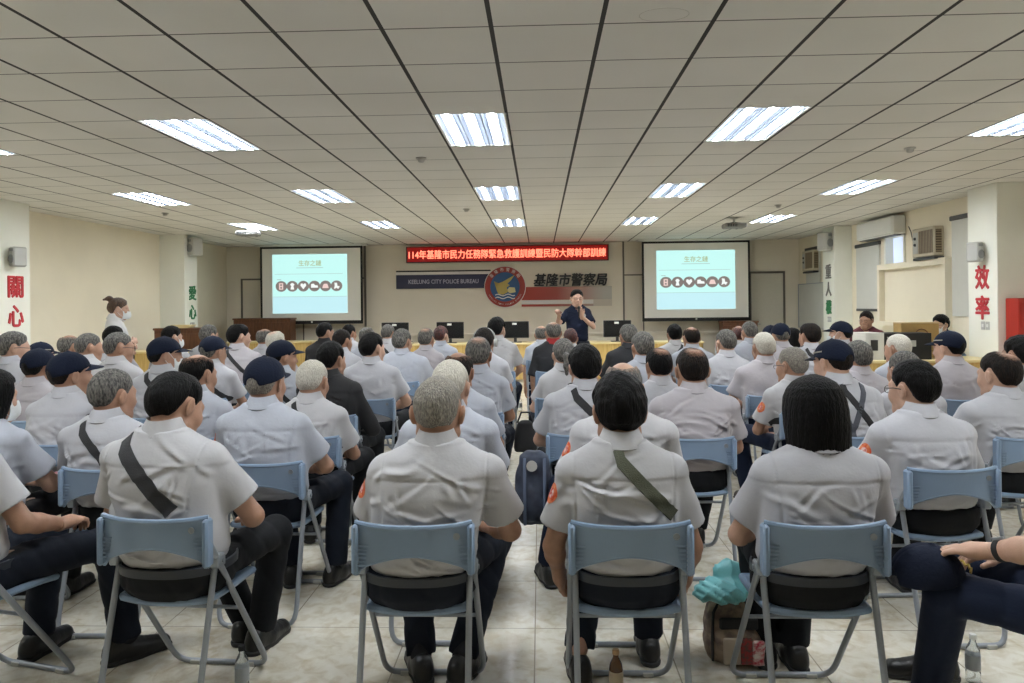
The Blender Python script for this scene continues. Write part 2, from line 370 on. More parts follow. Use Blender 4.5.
def hairline(f, nape=-.06, front=.062, side=.0):
    y = f.Y[0, :, 0]
    z = np.interp(y, [-.13, -.06, -.038, -.02, .0, .02, .045, .07, .085], [nape, nape, side - .01, side + .03, side + .03, side - .002, side + .03, front - .01, front + .02]).astype(F4)
    return f.Z - z[None, :, None]
def hair_mesh(style, lod, seed=0):
    seed = seed % 3
    key = ('hair', style, lod, seed)
    if key in CACHE: return CACHE[key]
    h = (0.0038, 0.0065, 0.010)[lod]
    lo, hi = (-.13, -.16, -.12), (.13, .12, .16)
    if style == 'bob': lo, hi = (-.16, -.18, -.24), (.16, .13, .17)
    if style == 'pony': lo = (-.13, -.24, -.22)
    if style == 'bun': lo, hi = (-.13, -.22, -.12), (.13, .12, .24)
    f = Field(lo, hi, h)
    r = random.Random(seed * 7 + 1); p = [r.uniform(0, 6) for _ in range(6)]
    nz = (np.sin(70 * f.X + p[0] + 3 * np.sin(40 * f.Z + p[3])) * np.sin(52 * f.Y + p[1]) * np.sin(43 * f.Z + p[2]) + .6 * np.sin(150 * f.X + 40 * f.Z + p[4]) * np.sin(120 * f.Y + 50 * f.Z + p[5]))
    c = (0, -.010, .024); base = (.077, .097, .096)
    t = {'short': .012, 'thick': .019, 'crop': .007, 'thin': .011, 'bald': .009, 'bob': .016, 'pony': .012, 'bun': .013, 'flat': .013}[style]
    if style == 'bob':
        zz = np.array([-.165, -.15, -.10, -.03, .02, .06, .09, .112, .126, .134, .138]); aa = np.array([.070, .088, .103, .106, .104, .098, .086, .068, .045, .024, .006])
        bb = np.array([.050, .070, .086, .100, .108, .106, .098, .080, .055, .030, .008]); yc = np.array([-.045, -.042, -.036, -.026, -.016, -.012, -.012, -.012, -.012, -.012, -.012])
        d = f.loft(zz, [0] * 11, yc, aa, bb, 2.1)
        cut = smax(smax(.028 - f.Y, f.Z - .066, .01), np.abs(f.X) - .066, .01)
        d = smax(d, -cut, .008)
        ang = np.arctan2(f.X, f.Y + .02)
        d = d + .0007 * np.sin(ang * 26 + 2.5 * np.sin(f.Z * 14 + p[0])) * np.clip((.12 - f.Z) / .05, 0, 1) + .0006 * np.sin(ang * 61 + p[1] + 3 * np.sin(f.Z * 20)) * np.clip((.12 - f.Z) / .05, 0, 1)
    else:
        hl = hairline(f, {'thick': -.078, 'pony': -.07, 'bob': -.1, 'crop': -.072, 'bald': -.065, 'thin': -.078}.get(style, -.078), .055 if style != 'bald' else .075)
        fade = np.clip(hl / .05, .15, 1)
        d = f.ell(c, base) - t * fade + .0022 * nz * (1.3 if style in ('thick', 'short') else .8)
        if style == 'flat': d = smax(d, f.Z - .128, .01)
        d = smax(d, -hl, .006)
        if style == 'thin': d = smax(d, -f.ell((.008, -.06, .135), (.045, .05, .022)), .02)
        if style == 'bald': d = smax(d, -f.ell((0, .02, .135), (.062, .125, .082)), .008)
        if style == 'pony':
            d = smin(d, f.ell((0, -.115, .0), (.022, .022, .02)), .01)
            d = smin(d, f.cap((0, -.125, -.005), (0, -.14, -.08), .026, .024), .01); d = smin(d, f.cap((0, -.14, -.08), (0, -.125, -.15), .023, .010), .02)
        if style == 'bun':
            d = smin(d, f.ell((0, -.10, .115), (.034, .036, .032)), .012); d = smin(d, f.cap((0, -.11, .12), (0, -.16, .10), .02, .012), .02)
    f.d = np.broadcast_to(d, f.d.shape).astype(F4)
    CACHE[key] = f.mesh(); return CACHE[key]

def cap_mesh(lod):
    key = ('cap', lod)
    if key in CACHE: return CACHE[key]
    h = (0.0042, 0.007, 0.010)[lod]
    f = Field((-.13, -.15, -.04), (.13, .13, .16), h)
    d = f.ell((0, -.010, .028), (.090, .110, .102))
    an = np.arctan2(f.X, f.Y)
    d = d + .0022 * (1 - np.abs(np.sin(an * 3))) ** 8
    d = smin(d, f.ell((0, -.01, .131), (.009, .009, .006)), .002)
    d = smax(d, -(f.Z - (.022 + .25 * f.Y)), .006)
    arch = f.ell((0, -.125, .0), (.034, .05, .036))
    d = smax(d, -arch, .003)
    f.d = np.broadcast_to(d, f.d.shape).astype(F4); CACHE[key] = f.mesh(); return CACHE[key]
def visor_mb():
    mb = MB()
    def fn(u, v):
        a = (u * 2 - 1) * 1.02; k = 1 - abs(u * 2 - 1) ** 2.2
        x = .088 * math.sin(a) * (1 + .04 * v); y = -.01 + .108 * math.cos(a) + .072 * v * k
        return (x, y, .048 + .002 - .018 * v * k - .05 * (abs(u * 2 - 1) ** 2) * .55)
    return mb.sheet(fn, 14, 5, .004)

def hand_mesh(lod, curl=1.0):
    key = ('hand', lod, curl)
    if key in CACHE: return CACHE[key]
    h = (0.0035, 0.006, 0.010)[lod]
    f = Field((-.09, -.06, -.11), (.07, .20, .04), h)
    pr = f.ell((0, .05, 0), (.041, .055, .016)); f.add(pr, 0)
    f.add(f.cap((-.008, -.05, 0), (-.004, .03, 0), .024, .024), .02)
    f.add(f.cap((.008, -.05, 0), (.010, .03, 0), .024, .022), .02)
    for x, L, r in ((-.030, .074, .0098), (-.010, .083, .0100), (.011, .077, .0096), (.030, .060, .0085)):
        p = Vector((x, .085 - abs(x) * .25, 0)); a = 0
        for i, (seg, da) in enumerate(((.45, .35), (.30, .75), (.25, .55))):
            a += da * curl; q = p + Vector((x * .12, math.cos(a), -math.sin(a))) * (L * seg)
            f.add(f.cap(p, q, r * (1 - i * .09) + (.0012 if lod == 0 else .001), r * (.93 - i * .09)), .0045); p = q
    f.add(f.cap((-.022, .012, -.004), (-.050, .045, -.014), .016, .012), .012)
    f.add(f.cap((-.050, .045, -.014), (-.056, .078, -.024), .0115, .0095), .004)
    CACHE[key] = f.mesh(); return CACHE[key]
def shoe_mesh(lod):
    key = ('shoe', lod)
    if key in CACHE: return CACHE[key]
    h = (0.006, 0.009, 0.014)[lod]
    f = Field((-.07, -.12, -.01), (.07, .23, .14), h)
    f.add(f.cap((0, -.055, .04), (0, .03, .038), .042, .043), 0)
    f.add(f.cap((0, .03, .035), (-.004, .15, .028), .044, .040), .03)
    f.add(f.ell((0, -.035, .08), (.040, .05, .04)), .03)
    f.add(f.cap((0, .0, .075), (0, .09, .045), .03, .022), .03)
    if lod == 0: f.d = f.d + (.0025 * (1 - np.abs(np.sin(f.Y * 160))) ** 3 * (np.abs(f.X) < .02) * (f.Z > .05)).astype(F4)
    f.d = smax(f.d, .012 - f.Z, .008)
    f.d = np.broadcast_to(f.d, f.d.shape)
    up = f.mesh()
    g = Field((-.07, -.12, -.01), (.07, .23, .04), h)
    g.add(g.cap((0, -.058, .02), (0, .05, .02), .044, .043), 0); g.add(g.cap((0, .03, .02), (-.004, .155, .02), .045, .042), .02)
    g.d = smax(smax(g.d, -g.Z, .003), g.Z - .022, .003)
    CACHE[key] = (up, g.mesh()); return CACHE[key]

def join(parts):
    V = []; Q = []; n = 0
    for v, q in parts: V.append(v); Q.append(np.asarray(q) + n); n += len(v)
    return np.vstack(V), np.vstack(Q)
def mirror(m): v = m[0].copy(); v[:, 0] *= -1; return v, m[1][:, ::-1]
def frame_from(d, up):
    y = Vector(d).normalized(); z = Vector(up) - y * Vector(up).dot(y); z = z.normalized(); x = y.cross(z).normalized()
    return Matrix((x, y, z)).transposed()

def make_person(root_xy, yaw, H, lod, P, label, floor_z=0.0, group='seated audience members'):
    g = P.get; seed = g('seed', 0); stand = g('stand', False); W = g('w', 1.0); D_ = g('dep', 1.0)
    r = random.Random(seed * 13 + 5)
    hx, hy = g('lx', 0.0), g('ly', 0.0)
    pitch = math.radians(g('pitch', 4)); hyaw = math.radians(g('hy', 0)); tilt = math.radians(g('tilt', 0))
    Rp = rotm(-pitch, 0, 0); hc = Vector((hx, hy, H - .118 * HS - .005))
    NB = hc - Rp @ Vector((0, .045, .098)) * HS * .98
    Rh = Rp @ Matrix.Rotation(hyaw, 3, 'Z') @ Matrix.Rotation(tilt, 3, 'Y')
    hz = .93 if stand else .53          # hip height
    z0, z1 = hz - .05, NB.z
    # torso sections
    t = np.linspace(0, 1, 41)
    key = [0, .13, .3, .5, .7, .84, .93, 1.0]
    a = np.interp(t, key, np.array([.168, .178, .172, .176, .188, .184, .135, .066]) * W)
    b = np.interp(t, key, np.array([.125, .140, .138, .130, .122, .102, .080, .060]) * D_)
    if g('fem'): a = np.interp(t, key, np.array([.175, .175, .145, .150, .165, .160, .115, .058]) * W)
    ker = np.array([1, 2, 3, 2, 1]) / 9.
    sm = lambda q: np.convolve(np.pad(q, 2, mode='edge'), ker, 'valid')
    a, b = sm(a), sm(b)
    by = g('base_y', -.065 if not stand else 0.0)
    cx = hx * t ** 1.25; cyy = by + (NB.y - by) * t ** 1.2 - g('slouch', .025 if not stand else 0) * np.sin(PI * t)
    zs = z0 + (z1 - z0) * t
    sw = .168 * W * (0.9 if g('fem') else 1.0)
    shz = NB.z - .118
    S = [Vector((NB.x + s * sw, NB.y + .0, shz)) for s in (-1, 1)]
    pose = g('arms', 'lap')
    E, Wr = [], []
    for i, s in enumerate((-1, 1)):
        ps = pose if isinstance(pose, str) else pose[i]
        jx, jy, jz = r.uniform(-.015, .02), r.uniform(-.02, .03), r.uniform(-.01, .02)
        if ps == 'lap': e = Vector((NB.x * .6 + s * (.242 * W + jx), NB.y + .09 + jy, shz - .235 + jz)); w = Vector((s * .09, NB.y + .31, .63 + jz))
        elif ps == 'thigh': e = Vector((NB.x * .6 + s * (.25 * W + jx), NB.y + .07 + jy, shz - .235)); w = Vector((s * .15, NB.y + .30, .64))
        elif ps == 'down': e = Vector((NB.x * .7 + s * (.245 * W), NB.y + .02, shz - .275)); w = Vector((s * .235 * W, NB.y + .10, .52))
        elif ps == 'out': e = Vector((NB.x * .6 + s * (.262 * W), NB.y + .08, shz - .235)); w = Vector((NB.x * .5 + s * .17, NB.y + .30, .635))
        elif ps == 'hang': e = Vector((S[i].x + s * .06, NB.y, shz - .28)); w = Vector((S[i].x + s * .06, NB.y + .06, shz - .52))
        elif ps == 'cross': e = Vector((S[i].x + s * .05, NB.y + .08, shz - .25)); w = Vector((-s * .05 + NB.x, NB.y + .20, shz - .22 + s * .02))
        else: e, w = Vector(ps[0]), Vector(ps[1])
        E.append(e); Wr.append(w)
    vb = (0.011, 0.015, 0.021)[lod]; vs = (0.0062, 0.010, 0.016)[lod]
    parts = []
    # legs
    K, A = [], []
    lg = g('legs', {}); fy = []
    for i, s in enumerate((-1, 1)):
        q = lg.get('LR'[i], {})
        if stand: k_ = Vector((s * .11, .02, .50)); an = Vector((s * .12, 0, .09))
        else: k_ = Vector(q.get('k', (s * (.17 + r.uniform(-.02, .04)), .37, .535))); an = Vector(q.get('a', (s * (.14 + r.uniform(-.03, .03)), .36 + r.uniform(-.06, .05), .10)))
        K.append(k_); A.append(an); fy.append(q.get('fy', -s * .12))
    hip = [Vector((s * .09, by + .03, hz + .005)) for s in (-1, 1)]
    SOCK = []
    # skin: torso core, arms
    lo = [min(p[k] for p in E + Wr + S + K + A + [NB]) - .09 for k in range(3)]; hi = [max(p[k] for p in E + Wr + S + K + A + [NB]) + .09 for k in range(3)]
    lo = [min(lo[0], -.2), min(lo[1], -.25), min(lo[2], .04)]; hi = [max(hi[0], .2), max(hi[1], .2), NB.z + .03]
    f = Field(lo, hi, vb)
    f.add(f.loft(zs, cx, cyy, a * .88, b * .85), 0)
    for i in (0, 1):
        s = (-1, 1)[i]
        f.add(f.cap((NB.x, NB.y, NB.z - .06), S[i], .04, .038), .04)
        f.add(f.cap(S[i], E[i], .043 * W, .038 * W), .02)
        mid = E[i].lerp(Wr[i], .35)
        f.add(f.cap(E[i], mid, .038 * W, .038 * W), .012); f.add(f.cap(mid, Wr[i], .038 * W, .0255), .012)
    for i in (0, 1):
        f.add(f.cap((hip[i].x, hip[i].y, hip[i].z), K[i], .058, .048), .03); f.add(f.cap(K[i], A[i] + Vector((0, 0, .0)), .046, .034), .02)
        f.add(f.cap(A[i], A[i] + Vector((0, .04, -.04)), .034, .03), .01)
    parts.append(f.mesh())
    if not g('bare'):
        for i in (0, 1):
            fs = Field(tuple(A[i] + Vector((-.10, -.10, -.06))), tuple(A[i] + Vector((.08, .12, .18))), (.006, .010, .016)[lod])
            d = fs.cap(A[i] + (K[i] - A[i]).normalized() * .14, A[i], .042, .040); d = smin(d, fs.cap(A[i], A[i] + Vector((0, .05, -.05)), .039, .033), .02)
            fs.d = smax(d, fs.plane(A[i] + (K[i] - A[i]).normalized() * g('sock', .15), (K[i] - A[i])), .003).astype(F4); SOCK.append(fs.mesh())
    # hands
    for i in (0, 1):
        s = (-1, 1)[i]; hm = hand_mesh(lod, g('curl', 1.0)); 
        if s < 0: hm = mirror(hm)       # canonical mesh is a right hand (thumb to -X)
        dirv = (Wr[i] - E[i]).normalized(); pose_i = pose if isinstance(pose, str) else pose[i]
        if pose_i in ('lap', 'thigh', 'out'): dd = Vector((dirv.x * .8 - s * .1, dirv.y, dirv.z * .3)); up = Vector((0, 0, 1))
        elif pose_i in ('down', 'hang'): dd = dirv; up = Vector((s, 0, .0))
        elif pose_i == 'cross': dd = dirv; up = Vector((0, 1, .3))
        else: dd = Vector(pose_i[2]) if len(pose_i) > 2 else dirv; up = Vector(pose_i[3]) if len(pose_i) > 3 else Vector((0, 0, 1))
        R = frame_from(dd, up)
        parts.append((xf(hm[0], R, Wr[i] + dd.normalized() * .02), hm[1]))
    hm = head_mesh(lod, g('hb', 0)); parts.append((xf(hm[0], Rh, hc, HS), hm[1]))
    V, Q = join(parts)
    skin = SKINS[g('skin', r.choice([0, 0, 1, 2]))]
    body = mesh_np('person', V, Q, skin)
    body.location = (root_xy[0], root_xy[1], floor_z); body.rotation_euler = (0, 0, yaw)
    tag(body, label, 'person', group)
    for q_ in SOCK: mesh_np('sock', q_[0], q_[1], M_SOCK, body)
    # shirt
    long = g('long', False)
    shirt = g('shirt', 'grey%d' % r.choice([0, 0, 1, 2, 3]))
    f = Field((min(lo[0], -.25 * W) - .02, min(-.27, NB.y - .2), z0 - .02), (hi[0] + .02, max(.26, max(e.y for e in E) + .12), NB.z + .03), vs)
    low = .016 * np.clip((z0 + .135 - zs) / .03, 0, 1); d = f.loft(zs, cx, cyy, a + .006 - low, b + .006 - low)
    for i in (0, 1):
        d = smin(d, f.cap((NB.x + (-1, 1)[i] * .045, NB.y, NB.z - .045), S[i] + Vector((0, 0, .012)), .050, .046 * W), .06)
    zy = NB.z - .115
    for i in (0, 1):
        L = (E[i] - S[i]); fr = .98 if long else .70
        if shirt == 'vest' or shirt == 'black' and not long: fr = .98
        end = S[i] + L * fr; dn = L.normalized()
        sl = f.cap(S[i] + Vector((0, 0, .006)), end + dn * .06, .052 * W, .078 * W if not long else .054 * W)
        if long:
            sl = smin(sl, f.cap(E[i], E[i].lerp(Wr[i], .85), .052 * W, .038 * W), .02)
        else:
            sl = smax(sl, f.plane(end, dn), .004)
            if lod == 0: sl = smax(sl, -smax(f.cap(end - dn * .03, end + dn * .1, .056 * W, .060 * W), -f.plane(end - dn * .035, dn), .003), .002)
        d = smin(d, sl, .03)
    amp = (.0068, .0080, .008)[lod] * g('wr', 1.0)
    d = d + wrinkles(f, NB, z0, seed, amp, sw, (26, 22, 15)[lod])
    if lod < 2:
        back = (f.Y < NB.y + .02)
        wl = (.005, .007)[lod]; d = d + .0035 * np.exp(-((f.Z - zy + .02 * np.abs(f.X - NB.x)) / wl) ** 2) * back * (np.abs(f.X - NB.x) < sw)
        for s in (-1, 1): d = d + .0035 * np.exp(-((s * (f.X - NB.x) - sw * 1.02 + .10 * np.clip(NB.z - .12 - f.Z, 0, .1)) / wl) ** 2) * (f.Z > NB.z - .27)
        d = d - .0022 * np.clip((f.Z - zy + .03 * np.abs(f.X)) / .004, 0, 1) * back
        for s in (-1, 1): d = d - .0018 * np.clip((s * (f.X - NB.x) - sw * .97) / .004, 0, 1)
    f.d = d.astype(F4)
    V, Q = f.mesh(); sh = mesh_np('shirt' if shirt not in ('black',) else 'jacket', V, Q, SHIRTS[shirt], body)
    bvh = BVHTree.FromPolygons(V.tolist(), Q.tolist())
    # collar
    cm = MB(); cR = .062 * (1 + .0 * W)
    prof = [(.064, -.014), (.0625, .016), (.0615, .038), (.0645, .043), (.070, .030), (.093, -.016), (.086, -.024)]
    n = 24; v = []; fc = []
    for (rr, zz) in prof:
        for k in range(n):
            an = 2 * PI * k / n; front = max(0, math.sin(an))
            v.append((NB.x + rr * math.cos(an), NB.y + .008 + rr * 1.06 * math.sin(an) + .02 * front * (zz < .0), NB.z + .006 + zz - .028 * front + .004 * math.cos(an * 2)))
    for i in range(len(prof) - 1):
        for k in range(n): k2 = (k + 1) % n; fc.append((i * n + k, i * n + k2, (i + 1) * n + k2, (i + 1) * n + k))
    cm._add(v, fc); co = cm.build('collar', SHIRTS[shirt] if not g('collar_m') else g('collar_m'), sh, True)
    if g('collar_m'): co['label'] = 'red collar'
    # trousers
    tm = {0: M_TROU, 1: M_TROU2, 2: M_TROU3}[g('tr', r.choice([0, 0, 1, 2]))]
    lo = [min(p[k] for p in K + A + hip) - .14 for k in range(3)]; hi = [max(p[k] for p in K + A + hip) + .14 for k in range(3)]
    lo[1] = min(lo[1], by - .19); lo[2] = .05; hi[2] = z0 + .15; lo[0] = min(lo[0], -.24); hi[0] = max(hi[0], .24)
    f = Field(lo, hi, (0.010, 0.015, 0.021)[lod])
    zz = np.array([z0 - .03, z0 + .02, z0 + .07, z0 + .115]); wst = g('waist', .0)
    d = f.loft(zz, [0] * 4, [by - .004] * 4, np.array([.155, .188, .188, .183 + wst]) * W, np.array([.12, .148, .152, .150]) * D_, 2.35)
    for i in (0, 1):
        d = smin(d, f.cap(hip[i], K[i], .088, .068), .03)
        d = smin(d, f.cap(hip[i] + Vector((0, -.04, .0)), hip[i] + Vector((0, .05, 0)), .098, .09), .03)
        e = A[i] + (A[i] - K[i]).normalized() * .06; dn = (A[i] - K[i]).normalized()
        sh_ = f.cap(K[i], e, .072, .062); sh_ = smax(sh_, f.plane(A[i] - dn * g('cuff', -.005), dn), .004)
        d = smin(d, sh_, .025)
    if not stand: d = smax(d, (.449 - f.Z) * (f.Y < .2) * (np.abs(f.X) < .21) - 1.0 * ((f.Y >= .2) | (np.abs(f.X) >= .21)), .01)
    d = np.where(f.Y < by + .17, smax(d, f.Z - (z0 + .108), .004), d)
    ph = r.uniform(0, 6)
    d = d + ((.006, .005, .003)[lod] * (1 - np.abs(np.sin(24 * f.Y + 15 * f.Z + 12 * f.X + ph + 1.5 * np.sin(14 * f.X + 9 * f.Z)))) ** 2.5)
    f.d = d.astype(F4); V, Q = f.mesh(); tr = mesh_np('trousers', V, Q, tm, body)
    if lod == 0:
        m = MB(); v = []; fc = []; n = 40
        for (o_, zq) in ((-.004, .070), (.0035, .072), (.0035, .102), (-.004, .104)):
            for k in range(n):
                an = 2 * PI * k / n; c_, s_ = math.cos(an), math.sin(an); p = 2 / 2.4
                v.append(((.186 * W + o_) * math.copysign(abs(c_) ** p, c_), by - .004 + (.151 * D_ + o_) * math.copysign(abs(s_) ** p, s_), z0 + zq))
        for i in range(3):
            for k in range(n): k2 = (k + 1) % n; fc.append((i * n + k, i * n + k2, (i + 1) * n + k2, (i + 1) * n + k))
        m._add(v, fc); m.build('belt', M_BELT, tr, True)
    # shoes
    for i in (0, 1):
        (uv, uq), (sv, sq) = shoe_mesh(lod); s = (-1, 1)[i]
        R = rotm(0, 0, fy[i]); T = Vector((A[i].x, A[i].y - .0, 0 if A[i].z < .16 else A[i].z - .10))
        so = mesh_np('shoe', xf(uv, R, T), uq, M_SHOE, body)
        if lod < 2: mesh_np('sole', xf(sv, R, T), sq, M_SOLE, so)
    # hair, cap
    hv, hq = hair_mesh(g('hs', 'short') if not g('cap') else g('hs', 'crop'), lod, seed)
    hm_ = HAIRC[g('hc', 'k')] if g('hs') not in ('thin', 'bald') or g('cap') else balding(g('hc', 'k'), g('hs'), SKINS.index(skin)); ha = mesh_np('hair', hv * HS, hq, hm_, body); ha.matrix_local = Matrix.Translation(hc) @ Rh.to_4x4()
    if g('cap'):
        cv, cq = cap_mesh(lod); ca = mesh_np('cap', cv * HS, cq, M_CAP, body); ca.matrix_local = Matrix.Translation(hc) @ Rh.to_4x4()
        vm = visor_mb(); vm.v = [tuple(c_ * HS for c_ in q) for q in vm.v]; vi = vm.build('visor', M_CAP, ca, True)
        if g('cap') == 2:
            lb = MB(); 
            lb.sheet(lambda u, v_: (math.sin((u - .5) * .9 + math.pi * g('capl', 0)) * .0985, -.010 + math.cos((u - .5) * .9 + math.pi * g('capl', 0)) * .1185, .062 + .008 * v_), 8, 1, .001)
            lb.build('cap_lettering', M_CAPW, ca)
    for s in (-1, 1):
        if lod < 2 or stand or g('face'):
            e = MB(); e.lathe([(0.0001, -.0095), (.006, -.0075), (.0095, 0), (.006, .0075), (.0001, .0095)], (0, 0, 0), 10)
            eo = e.build('eye', M_EYE, body, True); eo.matrix_local = Matrix.Translation(hc + Rh @ Vector((s * .0335, .0885, 0))) @ Rh.to_4x4()
    if g('glasses'):
        m = MB()
        for s in (-1, 1):
            pts = [(s * .033 + .021 * math.cos(q), .100, -.001 + .016 * math.sin(q)) for q in np.linspace(0, 2 * PI, 13)]
            m.tube(pts, .0015, 5, cap=False); m.tube([(s * .054, .099, .004), (s * .086, .03, .008), (s * .092, -.01, .004)], .0022, 5)
        m.tube([(-.012, .102, .002), (.012, .102, .002)], .0015, 5)
        m.v = [tuple(c_ * HS for c_ in q) for q in m.v]
        go = m.build('glasses', M_FRAME_G, body, True); go.matrix_local = Matrix.Translation(hc) @ Rh.to_4x4()
    if g('mask'):
        m = MB()
        def mk(u, v_):
            an = (u - .5) * 2.3; z = -.018 - .088 * v_; bul = math.sin(PI * v_) * .012
            rr = .104 + bul - .05 * max(0, v_ - .75)
            return ((.077 + bul * .4) * math.sin(an) * (1 - .18 * v_), -.012 + (rr + .012 * (1 - abs(2 * u - 1)) ** 2) * math.cos(an) + .012, z)
        m.sheet(mk, 16, 8, .003)
        for s in (-1, 1): m.tube([(s * .07, .05, -.03), (s * .083, .01, .02), (s * .084, -.015, .015)], .0014, 5); m.tube([(s * .066, .05, -.09), (s * .082, .0, -.045), (s * .086, -.02, -.02)], .0014, 5)
        m.v = [tuple(c_ * HS for c_ in q) for q in m.v]
        mo = m.build('face_mask', M_MASK, body, True); mo.matrix_local = Matrix.Translation(hc) @ Rh.to_4x4()
    if g('headset'):
        m = MB(); m.tube([(.095 * math.cos(q), -.01, .03 + .10 * math.sin(q)) for q in np.linspace(-.1, PI + .1, 17)], .007, 6)
        for s in (-1, 1): m.lathe([(.001, -.014), (.034, -.012), (.034, .012), (.001, .014)], (0, 0, 0), 14, M=Matrix.Translation((s * .098, -.005, .0)) @ Matrix.Rotation(PI / 2, 4, 'Y'))
        m.v = [tuple(c_ * HS for c_ in q) for q in m.v]
        ho = m.build('headphones', M_GREYP, body, True); ho.matrix_local = Matrix.Translation(hc) @ Rh.to_4x4()
    # straps lying on the back
    def strap(x0, za, x1, zb, width, m_, name='shoulder_strap', up=1.2):
        mb = MB(); n = 22; rows = []
        for i in range(n + 1):
            q = i / n; x = x0 + (x1 - x0) * q; z = za + (zb - za) * q
            ph = up * max(0, 1 - q / .06)
            dr = Vector((0, math.cos(ph), -math.sin(ph)))
            tx = Vector((x1 - x0, 0, zb - za)).normalized(); sd = Vector((-tx.z, 0, tx.x))
            if q < .05: sd = Vector((1 if sd.x > 0 else -1, 0, 0)).lerp(sd, .5 + q / .10).normalized()
            row = []
            for w_ in (-.5, -.17, .17, .5):
                tg = Vector((NB.x + x, NB.y + .02 * (1 - q), NB.z + z)) + sd * width * w_
                hit = bvh.ray_cast(tg - dr * .8, dr, 1.5)
                if hit[0] is None: row = None; break
                row.append((hit[0], hit[1] if hit[1].dot(dr) < 0 else -hit[1]))
            if row: rows.append(row)
        if len(rows) < 3: return
        v = []; fc = []
        for row in rows:
            for p_, n_ in row: v.append(tuple(p_ + n_ * .0055))
            for p_, n_ in row[::-1]: v.append(tuple(p_ - n_ * .001))
        for i in range(len(rows) - 1):
            for k in range(8): k2 = (k + 1) % 8; fc.append((i * 8 + k, i * 8 + k2, i * 8 + 8 + k2, i * 8 + 8 + k))
        fc.append(tuple(range(8))); fc.append(tuple(len(rows) * 8 - 8 + k for k in range(8))[::-1])
        mb._add(v, fc); return mb.build(name, m_, body, True)
    if g('strap'):
        k = g('strap'); s = -1 if k[0] == 'L' else 1
        q_ = g('sp', (.085, .19, .30)); strap(s * q_[0], -.035, -s * q_[1], -q_[2], g('sw', .036), M_OLIVE if 'o' in k else M_STRAP)
    if g('susp'):
        strap(-.105, -.04, .0, -.27, .03, M_SUSP, 'suspender'); strap(.105, -.04, .0, -.27, .03, M_SUSP, 'suspender')
        strap(0, -.25, 0, -.44, .03, M_SUSP, 'suspender', 0); strap(-.03, -.03, .15, -.30, .034, M_STRAP)
    # round patch on the upper sleeve
    for s in ({'L': (-1,), 'R': (1,), 'B': (-1, 1)}.get(g('patch', ''), ())):
        i = 0 if s < 0 else 1; c0 = S[i].lerp(E[i], .30); ax = (E[i] - S[i]).normalized()
        out = Vector((s, -.35, .12)).normalized(); out = (out - ax * out.dot(ax)).normalized(); sd = ax.cross(out)
        for rad, m_, off, nm in ((.034, M_PATCH, .003, 'sleeve_patch'), (.017, M_PATCHC, .0045, 'patch_emblem')):
            v = []; ok = True; rings = 4; n = 16
            for ri in range(rings + 1):
                for k in range(n if ri else 1):
                    an = 2 * PI * k / n; p_ = c0 + ax * math.cos(an) * rad * 1.15 * ri / rings + sd * math.sin(an) * rad * ri / rings
                    hit = bvh.ray_cast(p_ + out * .3, -out, .6)
                    q_ = hit[0] + out * off if hit[0] is not None else p_ + out * (.066 * W + off)
                    v.append(tuple(q_))
            fc = [(0, 1 + k, 1 + (k + 1) % n) for k in range(n)]
            for ri in range(1, rings):
                b0 = 1 + (ri - 1) * n; b1 = b0 + n
                for k in range(n): fc.append((b0 + k, b1 + k, b1 + (k + 1) % n, b0 + (k + 1) % n))
            par = sh if nm == 'sleeve_patch' else par
            mb = MB(); mb._add(v, fc); o_ = mb.build(nm, m_, par, True)
            if nm == 'sleeve_patch': par = o_

    
    return body, dict(NB=NB, hc=hc, S=S, E=E, W=Wr, Rh=Rh)

